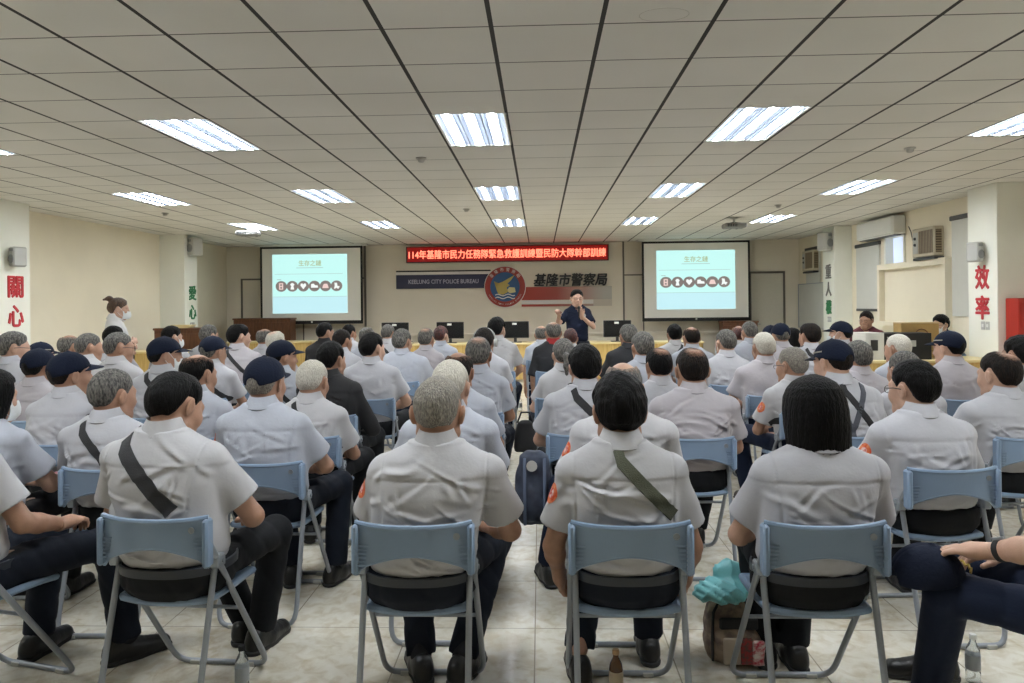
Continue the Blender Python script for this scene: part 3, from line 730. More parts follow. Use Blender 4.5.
# ------------------------------------------------------------------ folding chair
def make_chair():
    root = empty('folding_chair')
    m = MB()
    def back(u, v):
        x = (u * 2 - 1); ax = abs(x)
        top = .768 + .012 * ax ** 3; bot = .672 - .058 * ax ** 1.8
        if ax > .88: bot = .672 - .058 * .88 ** 1.8 - .03 * (ax - .88) / .12
        z = bot + (top - bot) * v
        return (x * .206, -.262 + .034 * ax ** 2 + .03 * (.77 - z), z)
    m.sheet(back, 30, 8, .014)
    m.tube([(back(i / 24, 1)[0], back(i / 24, 1)[1], back(i / 24, 1)[2]) for i in range(25)], .010, 8)
    m.tube([(back(i / 24, 0)[0], back(i / 24, 0)[1], back(i / 24, 0)[2]) for i in range(25)], .008, 8)
    for s in (-1, 1):
        m.box((s * .192, -.258, .60), (s * .216, -.208, .776), .008)
        for k in range(6):
            z = .70 - k * .014; L = .036 - k * .003
            m.box((s * .193, -.250, z), (s * (.193 - L), -.266 + .018, z + .006), .001)
    bk = m.build('backrest', M_CHAIR, root, True)
    lg = MB().lathe([(.001, 0), (.012, 0), (.012, .003), (.009, .003), (.009, .0015), (.001, .0015)], (0, 0, 0), 18, M=Matrix.Translation((.155, -.2545, .738)) @ Matrix.Rotation(PI / 2, 4, 'X')).build('round_mark', M_BRKT, bk)
    m = MB()
    def seat(u, v):
        x = (u * 2 - 1); y = v * 2 - 1
        hw = .180 * (1 - .05 * abs(y) ** 3); 
        return (x * hw, .01 + y * .200 - .022 * (x * x) * (1 if y > 0 else -1) * abs(y), .442 + .008 * x * x - .012 * max(0, y) ** 3 + .006 * (y < 0) * y * y)
    m.sheet(seat, 20, 16, .022)
    ring = [seat(i / 16, 0) for i in range(17)] + [seat(1, j / 12) for j in range(1, 13)] + [seat(1 - i / 16, 1) for i in range(1, 17)] + [seat(0, 1 - j / 12) for j in range(1, 13)]
    m.tube(ring, .015, 8); m.build('seat', M_CHAIR, root, True)
    def uframe(xh, yt, zt, yb, name):
        rad = .055; L = Vector((0, yb - yt, .013 - zt)).normalized(); p = []
        cor = Vector((0, yb, .013))
        def side(s):
            q = [Vector((s * xh, yt, zt)), Vector((s * xh, 0, 0)) + cor - L * rad * 1.6]
            a = q[-1]; b = Vector((s * (xh - rad), yb, .013)); c = Vector((s * xh, yb, .013))
            return q + [(a * (1 - t) ** 2 + c * 2 * t * (1 - t) + b * t * t) for t in (.2, .4, .6, .8, 1)]
        p = side(-1) + side(1)[::-1]
        mb = MB().tube(p, .0115, 10)
        return mb.build(name, M_CHROME, root, True)
    uframe(.205, -.232, .70, .255, 'front_frame'); uframe(.190, -.150, .605, -.315, 'rear_frame')
    MB().tube([(-.205, .02, .35), (.205, .02, .35)], .008, 8).build('cross_bar', M_CHROME, root, True)
    for s in (-1, 1):
        m = MB().box((s * .182, -.182, .575), (s * .219, -.128, .622), .005)
        m.lathe([(.001, -.022), (.009, -.022), (.009, .022), (.001, .022)], (0, 0, 0), 10, M=Matrix.Translation((s * .202, -.150, .598)) @ Matrix.Rotation(PI / 2, 4, 'Y'))
        m.build('hinge_bracket', M_BRKT, root, True)
        MB().box((s * .10, .242, 0), (s * .145, .270, .02), .003).build('foot_pad', M_GREYP, root)
        MB().box((s * .09, -.33, 0), (s * .135, -.302, .02), .003).build('foot_pad', M_GREYP, root)
    return root
CH0 = make_chair(); ch_used = [False]
def dup_tree(o, parent=None):
    c = o.copy(); C.objects.link(c); c.parent = parent
    if parent is not None: c.matrix_parent_inverse = o.matrix_parent_inverse.copy()
    for k in list(o.children): dup_tree(k, c)
    return c
def place_chair(x, y, rz, label):
    o = CH0 if not ch_used[0] else dup_tree(CH0); ch_used[0] = True
    o.location = (x, y, 0); o.rotation_euler = (0, 0, rz)
    tag(o, label, 'chair', 'folding chairs set out in rows'); return o

# ------------------------------------------------------------------ the hall
def node_mat(name):
    m = bpy.data.materials.new(name); m.use_nodes = True; return m, m.node_tree, m.node_tree.nodes['Principled BSDF']
def grid_mask(nt, vec, axis, off, pitch, half):
    """1 on a line every `pitch` metres along an axis"""
    sp = nt.nodes.new('ShaderNodeSeparateXYZ'); nt.links.new(vec, sp.inputs[0])
    def mth(op, a, b=None):
        n = nt.nodes.new('ShaderNodeMath'); n.operation = op
        for i, q in enumerate((a, b)):
            if q is None: continue
            if isinstance(q, (int, float)): n.inputs[i].default_value = q
            else: nt.links.new(q, n.inputs[i])
        return n.outputs[0]
    v = mth('SUBTRACT', sp.outputs[axis], off + pitch / 2); v = mth('DIVIDE', v, pitch); v = mth('FRACT', mth('ADD', v, 1000.0)); v = mth('ABSOLUTE', mth('SUBTRACT', v, .5))
    return mth('LESS_THAN', v, half / pitch)
def mix(nt, fac, a, b):
    n = nt.nodes.new('ShaderNodeMix'); n.data_type = 'RGBA'
    for i, q in ((0, fac), (6, a), (7, b)):
        if isinstance(q, tuple): n.inputs[i].default_value = (*q, 1)
        elif isinstance(q, float): n.inputs[i].default_value = q
        else: nt.links.new(q, n.inputs[i])
    return n.outputs[2]
def ramp(nt, src, stops):
    r = nt.nodes.new('ShaderNodeValToRGB'); nt.links.new(src, r.inputs[0])
    e = r.color_ramp.elements
    while len(e) < len(stops): e.new(.5)
    for i, (p, c) in enumerate(stops): e[i].position = p; e[i].color = (*c, 1)
    return r.outputs[0]
# floor: polished cream stone tiles with tan veins
M_FLOOR, nt, b = node_mat('floor_stone')
tc = nt.nodes.new('ShaderNodeTexCoord')
n1 = nt.nodes.new('ShaderNodeTexNoise'); n1.inputs['Scale'].default_value = 3.2; n1.inputs['Detail'].default_value = 8; n1.inputs['Roughness'].default_value = .65; n1.inputs['Distortion'].default_value = 1.2
n2 = nt.nodes.new('ShaderNodeTexNoise'); n2.inputs['Scale'].default_value = 14; n2.inputs['Detail'].default_value = 6; n2.inputs['Distortion'].default_value = .6
nt.links.new(tc.outputs['Object'], n1.inputs[0]); nt.links.new(tc.outputs['Object'], n2.inputs[0])
c1 = ramp(nt, n1.outputs[0], [(.30, (.54, .47, .35)), (.46, (.72, .68, .57)), (.60, (.78, .75, .66)), (.8, (.70, .66, .56))])
c2 = ramp(nt, n2.outputs[0], [(.35, (.80, .74, .64)), (.55, (1, 1, 1))])
mm = nt.nodes.new('ShaderNodeMix'); mm.data_type = 'RGBA'; mm.blend_type = 'MULTIPLY'; mm.inputs[0].default_value = .8
nt.links.new(c1, mm.inputs[6]); nt.links.new(c2, mm.inputs[7])
gx = grid_mask(nt, tc.outputs['Object'], 0, -.04, .6, .003); gy = grid_mask(nt, tc.outputs['Object'], 1, 3.5, .6, .003)
q = mix(nt, gx, mm.outputs[2], (.36, .32, .25)); q = mix(nt, gy, q, (.36, .32, .25)); nt.links.new(q, b.inputs['Base Color'])
b.inputs['Roughness'].default_value = .24; b.inputs['Specular IOR Level'].default_value = .45
# ceiling: 60 cm panels, wide dark joints down the hall and hairline joints across
M_CEIL, nt, b = node_mat('ceiling_panels')
tc = nt.nodes.new('ShaderNodeTexCoord')
n1 = nt.nodes.new('ShaderNodeTexNoise'); n1.inputs['Scale'].default_value = .9; nt.links.new(tc.outputs['Object'], n1.inputs[0])
c1 = ramp(nt, n1.outputs[0], [(.35, (.70, .685, .635)), (.65, (.75, .735, .69))])
gx = grid_mask(nt, tc.outputs['Object'], 0, -.25, .6, .013); gy = grid_mask(nt, tc.outputs['Object'], 1, 5.80, .6, .006)
q = mix(nt, gy, c1, (.09, .085, .075)); q = mix(nt, gx, q, (.035, .033, .03)); nt.links.new(q, b.inputs['Base Color'])
b.inputs['Roughness'].default_value = .8

def struct(mb, name, m, **k):
    o = mb.build(name, m, **k); o['kind'] = 'structure'; return o
XL, XR, YB, Y0 = -7.78, 6.26, 18.0, -3.5
struct(bx((-8.2, Y0, -.1), (7.2, YB + .2, 0)), 'floor', M_FLOOR)
m = MB(); LC = (-5.35, -2.95, -.55, 1.85, 4.25); LR = (2.80, 6.40, 10.02, 13.62); y = Y0
for ry in LR + (None,):
    m.box((-8.2, y, CEIL), (7.2, (ry - .6) if ry else YB + .2, CEIL + .1))
    if ry:
        xs = [-8.2] + [q for c_ in LC for q in (c_ - .3, c_ + .3)] + [7.2]
        for i in range(0, len(xs), 2): m.box((xs[i], ry - .6, CEIL), (xs[i + 1], ry + .6, CEIL + .1))
        y = ry + .6
struct(m, 'ceiling', M_CEIL)
struct(bx((XL - .2, Y0, 0), (XL, YB, CEIL)), 'wall_left', M_WALL)
# right wall with an opening for the small bright window
m = MB(); m.box((XR, 9.75, 0), (XR + .2, 12.87, CEIL)); m.box((XR, 13.52, 0), (XR + .2, YB, CEIL)); m.box((XR, 12.87, 0), (XR + .2, 13.52, 2.16)); m.box((XR, 12.87, 2.68), (XR + .2, 13.52, CEIL))
m.box((6.9, Y0, 0), (7.1, 9.75, CEIL)); struct(m, 'wall_right', M_WALL)
struct(bx((XL - .2, YB, 0), (7.1, YB + .2, CEIL)), 'wall_back', M_BACK)
struct(bx((XL - .2, Y0 - .2, 0), (7.1, Y0, CEIL)), 'wall_front', M_WALL)
struct(bx((XL, 9.62, 0), (-7.28, 10.24, CEIL), .006), 'wall_left_near_pillar', M_PILLAR)
struct(bx((XL, 14.77, 0), (-7.26, 15.33, CEIL), .006), 'wall_left_far_pillar', M_PILLAR)
struct(bx((5.91, 9.73, 0), (6.9, 10.38, CEIL), .006), 'wall_right_near_pillar', M_PILLAR)
struct(bx((5.91, 14.98, 0), (XR, 15.58, CEIL), .006), 'wall_right_far_pillar', M_PILLAR)
# mouldings: back wall joints, ledge, skirting
k = 0
for a, b_ in (((-4.33, 17.975, 0), (-4.28, 18, CEIL)), ((2.02, 17.975, 0), (2.06, 18, CEIL)), ((-7.4, 17.98, 2.23), (-4.33, 18, 2.27)), ((-5.87, 17.98, 0), (-5.84, 18, 2.23)),
              ((-7.42, 17.98, 0), (-7.38, 18, 2.27)), ((2.06, 17.98, 2.23), (5.0, 18, 2.26)), ((2.5, 17.98, 0), (2.53, 18, 2.23))):
    k += 1; struct(bx(a, b_), 'trim_%d' % k, M_TRIM)
k += 1; struct(bx((-4.28, 17.93, .80), (5.0, 18, .86), .004), 'trim_%d' % k, M_BACK)
struct(bx((-3.62, 17.96, 2.97), (1.95, 18, 3.05)), 'trim_9', M_BACK)
for i, (a, b_) in enumerate((((XL, Y0, 0), (XL + .015, 9.6, .1)), ((XL, 10.26, 0), (XL + .015, 14.75, .1)), ((XR - .015, 10.4, 0), (XR, 14.95, .1)))):
    o = struct(bx(a, b_, .003), 'baseboard_' + ('left_near', 'left_middle', 'right')[i], M_BROWN)
# doors of the back wall
for n, (x0, x1) in enumerate(((5.1, 5.86),)):
    d = struct(bx((x0, 17.955, 0), (x1, 17.99, 2.24), .004), 'door_%d' % (n + 1), M_DOOR)
    m = MB(); m.box((x0 - .05, 17.95, 0), (x0, 18, 2.29)); m.box((x1, 17.95, 0), (x1 + .05, 18, 2.29)); m.box((x0 - .05, 17.95, 2.24), (x1 + .05, 18, 2.29)); m.build('door_frame', M_DGREY if 0 else M_TRIM, d)
    MB().tube([(x0 + .08, 17.955, 1.02), (x0 + .08, 17.91, 1.02), (x0 + .2, 17.91, 1.02)], .01, 8).build('door_handle', M_CHROME, d)
# recess in the right wall and the glimpse of daylight
m = MB(); y0, y1, z0, z1 = 11.5, 13.6, 1.18, 2.1
m.box((XR - .10, y0 - .08, z1), (XR, y1 + .08, z1 + .10)); m.box((XR - .10, y1, z0), (XR, y1 + .08, z1)); m.box((XR - .10, y0 - .08, z0), (XR, y0, z1)); m.box((XR - .10, y0 - .08, z0 - .08), (XR, y1 + .08, z0))
struct(m, 'trim_10', M_WALL)
w = struct(bx((XR + .12, 12.87, 2.16), (XR + .13, 13.52, 2.68)), 'window_1', mat('daylight_pane', (.6, .68, .8), .2, emit=(.62, .72, .95), estr=.5))
m = MB()
for a, b_ in (((XR - .02, 12.82, 2.11), (XR + .12, 12.88, 2.73)), ((XR - .02, 13.51, 2.11), (XR + .12, 13.57, 2.73)), ((XR - .02, 12.82, 2.67), (XR + .12, 13.57, 2.73)), ((XR - .02, 12.82, 2.11), (XR + .12, 13.57, 2.17))): m.box(a, b_)
m.build('window_frame', M_PILLAR, w)

# ---- ceiling lights
def ceiling_light():
    root = empty('ceiling_light')
    bx((-.285, -.585, -.012), (.285, .585, 0)).build('reflector', M_LBASE, root)
    m = MB()
    for a, b_ in (((-.295, -.60, -.055), (-.275, .60, 0)), ((.275, -.60, -.055), (.295, .60, 0)), ((-.295, -.60, -.055), (.295, -.58, 0)), ((-.295, .58, -.055), (.295, .60, 0))): m.box(a, b_, .003)
    m.build('frame', M_WHITE, root)
    for x in (-.18, 0, .18): MB().tube([(x, -.57, -.036), (x, .57, -.036)], .019, 10).build('fluorescent_tube', M_TUBE, root)
    m = MB()
    for x in (-.09, .09):
        m.box((x - .004, -.58, -.055), (x + .004, .58, -.012))
    for x in (-.045, .045, -.135, .135, -.225, .225): m.box((x - .0015, -.58, -.055), (x + .0015, .58, -.04))
    for i in range(1, 24): m.box((-.275, -.58 + i * .0483 - .0012, -.055), (.275, -.58 + i * .0483 + .0012, -.040))
    m.build('louvre', M_LOUVRE, root)
    return root
L0 = ceiling_light(); first = True
cols = ((-5.35, 'far left'), (-2.95, 'left'), (-.55, 'centre'), (1.85, 'right'), (4.25, 'far right'))
rows_ = ((6.40, 'nearest'), (10.02, 'middle'), (13.62, 'farthest'), (2.80, 'overhead'))
for ry, rn in rows_:
    for cx_, cn in cols:
        o = L0 if first else dup_tree(L0); first = False
        o.location = (cx_, ry, CEIL + .057)
        if rn in ('overhead', 'rear'): tag(o, 'louvred ceiling light overhead outside the top of the picture', 'ceiling light', 'louvred lights above the viewer')
        else: tag(o, 'louvred three-tube ceiling light, %s column, %s row' % (cn, rn), 'ceiling light', 'louvred lights in the panelled ceiling')

# ---- things on the ceiling
def projector(px, Y, label):
    x = at(px, Y); root = empty('projector', (x, Y, CEIL)); tag(root, label, 'projector', 'ceiling projectors')
    MB().lathe([(.07, 0), (.07, -.015), (.02, -.03), (.02, -.09), (.001, -.09)], n=14).build('mount_pole', M_GREYP, root, True)
    m = MB(); m.box((-.19, -.15, -.185), (.19, .15, -.10), .02); m.build('housing', mat('projector_grey', (.22, .22, .21), .5), root, True)
    for s in (-1, 1):
        for t_ in (-1, 1): MB().tube([(0, 0, -.08), (s * .13, t_ * .1, -.105)], .006, 6).build('mount_arm', M_DGREY, root)
    MB().lathe([(.001, .15), (.045, .15), (.045, .19), (.035, .19), (.03, .175), (.001, .175)], n=16, M=Matrix.Translation((.09, 0, -.143)) @ Matrix.Rotation(-PI / 2, 4, 'X')).build('lens', M_DGREY, root, True)
    m = MB()
    for i in range(6): m.box((-.15 + i * .03, -.153, -.17), (-.135 + i * .03, -.149, -.12))
    m.build('vent_grille', M_DGREY, root)
projector(249, 13.4, 'white projector hanging from the ceiling before the left screen')
projector(735, 13.3, 'white projector hanging from the ceiling before the right screen')
for i, (x, y, l) in enumerate(((-1.2, 7.49, 'round white ceiling detector left of the nearest centre light'), (-1.14, 11.51, 'round white ceiling detector left of the far centre lights'), (-5.91, 11.41, 'round white ceiling detector above the left wall'),
                               (3.69, 7.45, 'round white ceiling detector by the far right nearest light'), (3.73, 11.62, 'round white ceiling detector above the right projector'))):
    root = empty('ceiling_detector', (x, y, CEIL)); tag(root, l, 'detector', 'round ceiling detectors')
    MB().lathe([(.055, 0), (.055, -.012), (.001, -.012)], n=18).build('base', M_GREYP, root, True)
    MB().lathe([(.038, -.012), (.032, -.04), (.02, -.048), (.001, -.05)], n=18).build('sensor', M_GREYP, root, True)
m = MB(); m.tube([(.67 + .13 * math.cos(q), 3.9 + .09 * math.sin(q), CEIL - .0) for q in np.linspace(0, 2 * PI, 25)], .0008, 4, cap=False)
tag(m.build('ceiling_stain', mat('stain', (.36, .33, .27), .8)), 'faint oval stain on a ceiling panel near the picture top', 'stain')

# ---- screens with the projected slide
M_SLIDE = mat('slide_glow', (.1, .1, .1), emit=(.50, .86, .82), estr=.78)
M_SLIDE2 = mat('slide_glow_pale', (.1, .1, .1), emit=(.50, .80, .86), estr=.74)
M_SGOLD = mat('slide_gold', (.1, .1, .1), emit=(.36, .44, .22), estr=.75)
M_SLINE = mat('slide_line', (.1, .1, .1), emit=(.30, .44, .42), estr=.75)
M_SDISC = mat('slide_disc', (.1, .1, .1), emit=(.17, .14, .13), estr=.8)
M_SICON = mat('slide_icon', (.1, .1, .1), emit=(.80, .86, .84), estr=.8)
M_SICON2 = mat('slide_icon_pink', (.1, .1, .1), emit=(.75, .55, .52), estr=.8)
def disc_mb(x, z, rx, rz, y, n=24): return MB().poly([(x + rx * math.cos(2 * PI * k / n), z + rz * math.sin(2 * PI * k / n)) for k in range(n)][::1], y, .002)
def screen(x0, x1, z0, z1, sx0, sx1, sz0, sz1, label):
    Y = 17.5; root = empty('projection_screen', ((x0 + x1) / 2, Y, z0)); tag(root, label, 'screen', 'projection screens')
    ox = -(x0 + x1) / 2
    def B(mb, n, m_, par=root): mb.v = [(v[0] + ox, v[1] - Y, v[2] - z0) for v in mb.v]; return mb.build(n, m_, par)
    B(bx((x0, Y, z0), (x1, Y + .006, z1)), 'border', M_BLACKM)
    B(bx((x0 + .05, Y - .004, z0 + .05), (x1 - .05, Y, z1 - .05)), 'canvas', M_SCREEN)
    B(bx((x0 - .12, Y - .05, z1), (x1 + .12, Y + .07, CEIL - .002), .01), 'roller_case', M_WHITE)
    B(bx((x0, Y - .015, z0 - .03), (x1, Y + .015, z0), .004), 'bottom_bar', M_BLACKM)
    B(MB().lathe([(.001, 0), (.02, 0), (.02, .04), (.001, .04)], ((x0 + x1) / 2, Y, z0 - .0), 10), 'pull_ring', M_WHITE)
    sl = B(bx((sx0, Y - .008, sz0), (sx1, Y - .004, sz1)), 'projected_slide', M_SLIDE)
    w, h = sx1 - sx0, sz1 - sz0; P = lambda u, v: (sx0 + u * w, sz1 - v * h)
    def S(mb, n, m_): mb.v = [(v[0] + ox, v[1] - Y, v[2] - z0) for v in mb.v]; return mb.build(n, m_, sl)
    a = P(0, .72); b_ = P(1, 1); S(bx((a[0], Y - .010, b_[1]), (b_[0], Y - .008, a[1])), 'lower_band', M_SLIDE2)
    for v_, u0, u1, th in ((.33, .03, .94, .008), (.715, .0, 1., .008), (.225, .32, .68, .012)):
        a = P(u0, v_); b_ = P(u1, v_); S(bx((a[0], Y - .012, a[1] - th), (b_[0], Y - .010, a[1])), 'rule_line', M_SLINE)
    a = P(.06, .42); S(bx((a[0], Y - .012, a[1] - .015), (a[0] + .1, Y - .010, a[1])), 'caption', M_SLINE)
    t = P(.505, .15); text('生存之鏈', .2, M_SGOLD, 'slide_title', sl, (t[0] + ox, -.012, t[1] - z0), ext=.001, fit=(.30 * w, .095 * h), bold=.002)
    for i in range(6):
        cx_, cz = P(.118 + i * .148, .54); r_ = .071 * w
        S(disc_mb(cx_, cz, r_ * 1.07, r_, Y - .0125), 'icon_disc', M_SDISC)
        m = MB()
        if i == 0: m.box((cx_ - .4 * r_, Y - .016, cz - .6 * r_), (cx_ + .35 * r_, Y - .013, cz - .42 * r_)); m.box((cx_ - .4 * r_, Y - .016, cz + .42 * r_), (cx_ + .35 * r_, Y - .013, cz + .6 * r_)); m.box((cx_ - .4 * r_, Y - .016, cz - .6 * r_), (cx_ - .2 * r_, Y - .013, cz + .6 * r_)); m.box((cx_ + .15 * r_, Y - .016, cz - .6 * r_), (cx_ + .35 * r_, Y - .013, cz + .6 * r_)); m.box((cx_ - .4 * r_, Y - .016, cz - .1 * r_), (cx_ + .35 * r_, Y - .013, cz + .1 * r_))
        elif i == 1: m.poly([(cx_ - .35 * r_, cz - .6 * r_), (cx_ + .35 * r_, cz - .6 * r_), (cx_ + .2 * r_, cz), (cx_ + .4 * r_, cz + .35 * r_), (cx_ + .12 * r_, cz + .6 * r_), (cx_ - .12 * r_, cz + .6 * r_), (cx_ - .4 * r_, cz + .35 * r_), (cx_ - .2 * r_, cz)], Y - .016, .003)
        elif i == 2: m.poly([(cx_, cz - .55 * r_), (cx_ + .55 * r_, cz + .1 * r_), (cx_ + .45 * r_, cz + .5 * r_), (cx_ + .15 * r_, cz + .5 * r_), (cx_, cz + .3 * r_), (cx_ - .15 * r_, cz + .5 * r_), (cx_ - .45 * r_, cz + .5 * r_), (cx_ - .55 * r_, cz + .1 * r_)], Y - .016, .003)
        elif i == 3: m.poly([(cx_ - .65 * r_, cz - .3 * r_), (cx_ + .7 * r_, cz - .3 * r_), (cx_ + .6 * r_, cz + .1 * r_), (cx_ + .1 * r_, cz + .15 * r_), (cx_ - .1 * r_, cz + .45 * r_), (cx_ - .6 * r_, cz + .4 * r_)], Y - .016, .003)
        elif i == 4: m.poly([(cx_ - .6 * r_, cz - .4 * r_), (cx_ + .6 * r_, cz - .4 * r_), (cx_ + .5 * r_, cz), (cx_ + .3 * r_, cz + .4 * r_), (cx_ - .3 * r_, cz + .4 * r_), (cx_ - .5 * r_, cz)], Y - .016, .003)
        else: m.poly([(cx_ - .5 * r_, cz - .6 * r_), (cx_, cz - .35 * r_), (cx_ + .3 * r_, cz - .6 * r_), (cx_ + .6 * r_, cz - .1 * r_), (cx_ + .15 * r_, cz), (cx_ + .1 * r_, cz + .55 * r_), (cx_ - .4 * r_, cz + .6 * r_), (cx_ - .35 * r_, cz)], Y - .016, .003)
        S(m, 'icon', (M_SICON2 if i in (0, 4) else M_SICON))
screen(-6.74, -4.25, 1.17, 3.01, -6.44, -4.62, 1.40, 2.82, 'left projection screen with pale green slide, black border')
screen(2.42, 4.95, 1.15, 3.01, 2.76, 4.60, 1.40, 2.79, 'right projection screen with pale green slide, black border')

# ---- red running-letter board
M_LEDB = mat('led_board_bloom', (.03, .002, .002), .5, emit=(.5, .004, .004), estr=.28)  # dark board face; weak red emission imitates the bloom around the letters
M_LED = mat('led_letters', (.1, .02, .02), emit=(1.0, .17, .10), estr=2.2)
root = empty('led_sign', (-.79, 17.80, 2.60)); tag(root, 'long red illuminated letter board under the ceiling', 'sign')
bx((-2.46, 0, 0), (2.46, .12, .39), .005).build('housing', M_BLACKM, root); bx((-2.43, -.004, .02), (2.43, 0, .37)).build('bloom_panel', M_LEDB, root)
text('114年基隆市民力任務隊緊急救護訓練暨民防大隊幹部訓練', .2, M_LED, 'lettering', root, (0, -.006, .195), ext=.001, fit=(4.78, .215), bold=.0035)
# ---- painted sign of the police bureau on the back wall
M_NAVY = mat('sign_navy', (.02, .022, .065), .5); M_SRED = mat('sign_red', (.30, .035, .025), .5); M_SWH = mat('sign_white', (.72, .70, .66), .5); M_GOLD = mat('sign_gold', (.42, .33, .08), .5); M_BLUE = mat('sign_blue', (.02, .085, .21), .5); M_SIV = mat('sign_ivory', (.55, .50, .42), .5)
root = empty('wall_banner', (-2.2, 17.96, 1.97)); tag(root, 'navy stripe with white English lettering left of the round emblem', 'sign')
bx((-1.33, 0, 0), (1.0, .035, .34)).build('navy_band', M_NAVY, root); bx((-1.33, 0, .345), (1.0, .035, .41)).build('white_stripe', M_SWH, root); bx((-1.33, 0, .41), (1.0, .035, .445)).build('black_stripe', M_BLACKM, root)
text('KEELUNG CITY POLICE BUREAU', .1, mat('sign_lilac', (.42, .42, .52), .5), 'lettering', root, (-.16, -.003, .17), ext=.001, fit=(1.72, .10), bold=.002)
root = empty('wall_banner', (.7, 17.96, 1.5)); tag(root, 'red stripe fading to ivory right of the round emblem', 'sign')
M_FADE, nt, b = node_mat('sign_red_fade'); tc = nt.nodes.new('ShaderNodeTexCoord'); sp = nt.nodes.new('ShaderNodeSeparateXYZ'); nt.links.new(tc.outputs['Object'], sp.inputs[0])
mr = nt.nodes.new('ShaderNodeMapRange'); mr.inputs[1].default_value = -.9; mr.inputs[2].default_value = .85; nt.links.new(sp.outputs[0], mr.inputs[0])
nt.links.new(ramp(nt, mr.outputs[0], [(.0, (.33, .035, .02)), (.35, (.31, .06, .04)), (.75, (.42, .27, .22)), (1, (.44, .42, .37))]), b.inputs['Base Color'])
bx((-1.15, 0, .16), (1.05, .035, .48)).build('red_band', M_FADE, root); bx((-1.15, 0, .06), (.6, .035, .15)).build('white_stripe', M_SWH, root); bx((-1.15, 0, 0), (.6, .035, .055)).build('thin_red_stripe', M_FADE, root)
bx((.6, 0, 0), (1.05, .034, .16)).build('ivory_panel', M_SIV, root)
tag(text('基隆市警察局', .4, M_LBLACK, 'wall_lettering', None, (.745, 17.95, 2.15), ext=.02, fit=(1.78, .30), bold=.009, shear=.18), 'black raised Chinese characters above the red stripe', 'lettering')
root = empty('police_emblem', (-.85, 17.948, 1.99)); tag(root, 'round red and blue emblem with golden bird on back wall', 'emblem')
MB().poly([(.51 * math.cos(q), .51 * math.sin(q)) for q in np.linspace(0, 2 * PI, 49)[:-1]], 0, .05).build('rim', M_SWH, root); disc_mb(0, 0, .495, .495, -.006, 40).build('red_ring', M_SRED, root); disc_mb(0, 0, .36, .36, -.010, 40).build('blue_field', M_BLUE, root)
m = MB(); m.poly([(-.22, -.02), (-.27, .14), (-.16, .09), (-.05, .13), (.08, .20), (.24, .29), (.14, .15), (.06, .08), (.12, .04), (.04, -.02), (.08, -.12), (-.04, -.19), (-.16, -.17), (-.20, -.10)], -.016, .006); m.build('golden_bird', M_GOLD, root)
m = MB(); m.poly([(.04, -.10), (.10, -.01), (.24, -.02), (.26, -.13), (.12, -.16)], -.015, .006); m.build('golden_ship', mat('sign_pale_gold', (.55, .50, .25), .5), root)
for zz_ in (-.20, -.27):
    m = MB(); up = [(-.24 + .48 * t, zz_ + .02 * math.sin(t * 12) + .012) for t in np.linspace(0, 1, 16)]; dn = [(x, z - .022) for x, z in up[::-1]]; m.poly((up + dn), -.017, .006); m.build('white_wave', M_SWH, root)
for i, ch in enumerate('基隆市警察局'):
    an = math.radians(140 - i * 20); t = text(ch, .1, M_SWH, 'ring_character', root, (.428 * math.cos(an), -.009, .428 * math.sin(an)), ext=.001, fit=(.085, .09)); t.rotation_euler = (PI / 2, -(an - PI / 2), 0)
for i, ch in enumerate('KEELUNG CITY POLICE BUREAU'):
    if ch == ' ': continue
    an = math.radians(208 + i * 5.0); t = text(ch, .1, M_SWH, 'ring_letter', root, (.428 * math.cos(an), -.009, .428 * math.sin(an)), ext=.001, fit=(.022, .035)); t.rotation_euler = (PI / 2, -(an + PI / 2), 0)
# ---- characters on the pillars
def pillar_text(chars, X, Y, zs_, m_, size, label, face, widths=None):
    root = empty('wall_lettering', (X, Y, zs_[-1])); tag(root, label, 'lettering', 'large characters on the pillars')
    for i, (ch, z) in enumerate(zip(chars, zs_)):
        mm_ = m_[i] if isinstance(m_, (list, tuple)) else m_
        text(ch, .3, mm_, 'character', root, (face * .006, 0, z - zs_[-1]), (PI / 2, 0, face * PI / 2), ext=.006, fit=(size[0], size[1]), bold=.007)
pillar_text('關心', -7.28, 9.94, (1.87, 1.465), M_LRED, (.29, .29), 'large red characters on the near left pillar', 1)
pillar_text('愛心', -7.26, 15.10, (1.87, 1.47), M_LGREEN, (.30, .29), 'green characters on the far left pillar', 1)
pillar_text('效率', 5.91, 10.05, (1.845, 1.44), M_LRED, (.29, .31), 'large red characters on the near right pillar', -1)
pillar_text('重人權', 5.91, 15.28, (2.16, 1.80, 1.43), (M_LGREY, M_LGREY, M_LGREEN), (.27, .28), 'grey and green characters on the far right pillar', -1)
def socket(X, Y, z, face, label):
    root = empty('wall_switch', (X, Y, z)); tag(root, label, 'switch')
    for k_ in (-1, 1):
        bx((0, k_ * .05 - .04, -.055), (face * .01, k_ * .05 + .04, .055), .003).build('switch_plate', M_GREYP, root)
        bx((face * .01, k_ * .05 - .018, -.02), (face * .014, k_ * .05 + .018, .02)).build('rocker', M_WHITE, root)
socket(5.91, 9.99, 1.20, -1, 'pale wall switches below the red characters, right pillar'); socket(-7.26, 15.08, 1.20, 1, 'pale wall switches below the green characters, left pillar')
socket(5.91, 15.25, 1.18, -1, 'pale wall switch below the characters, far right pillar')
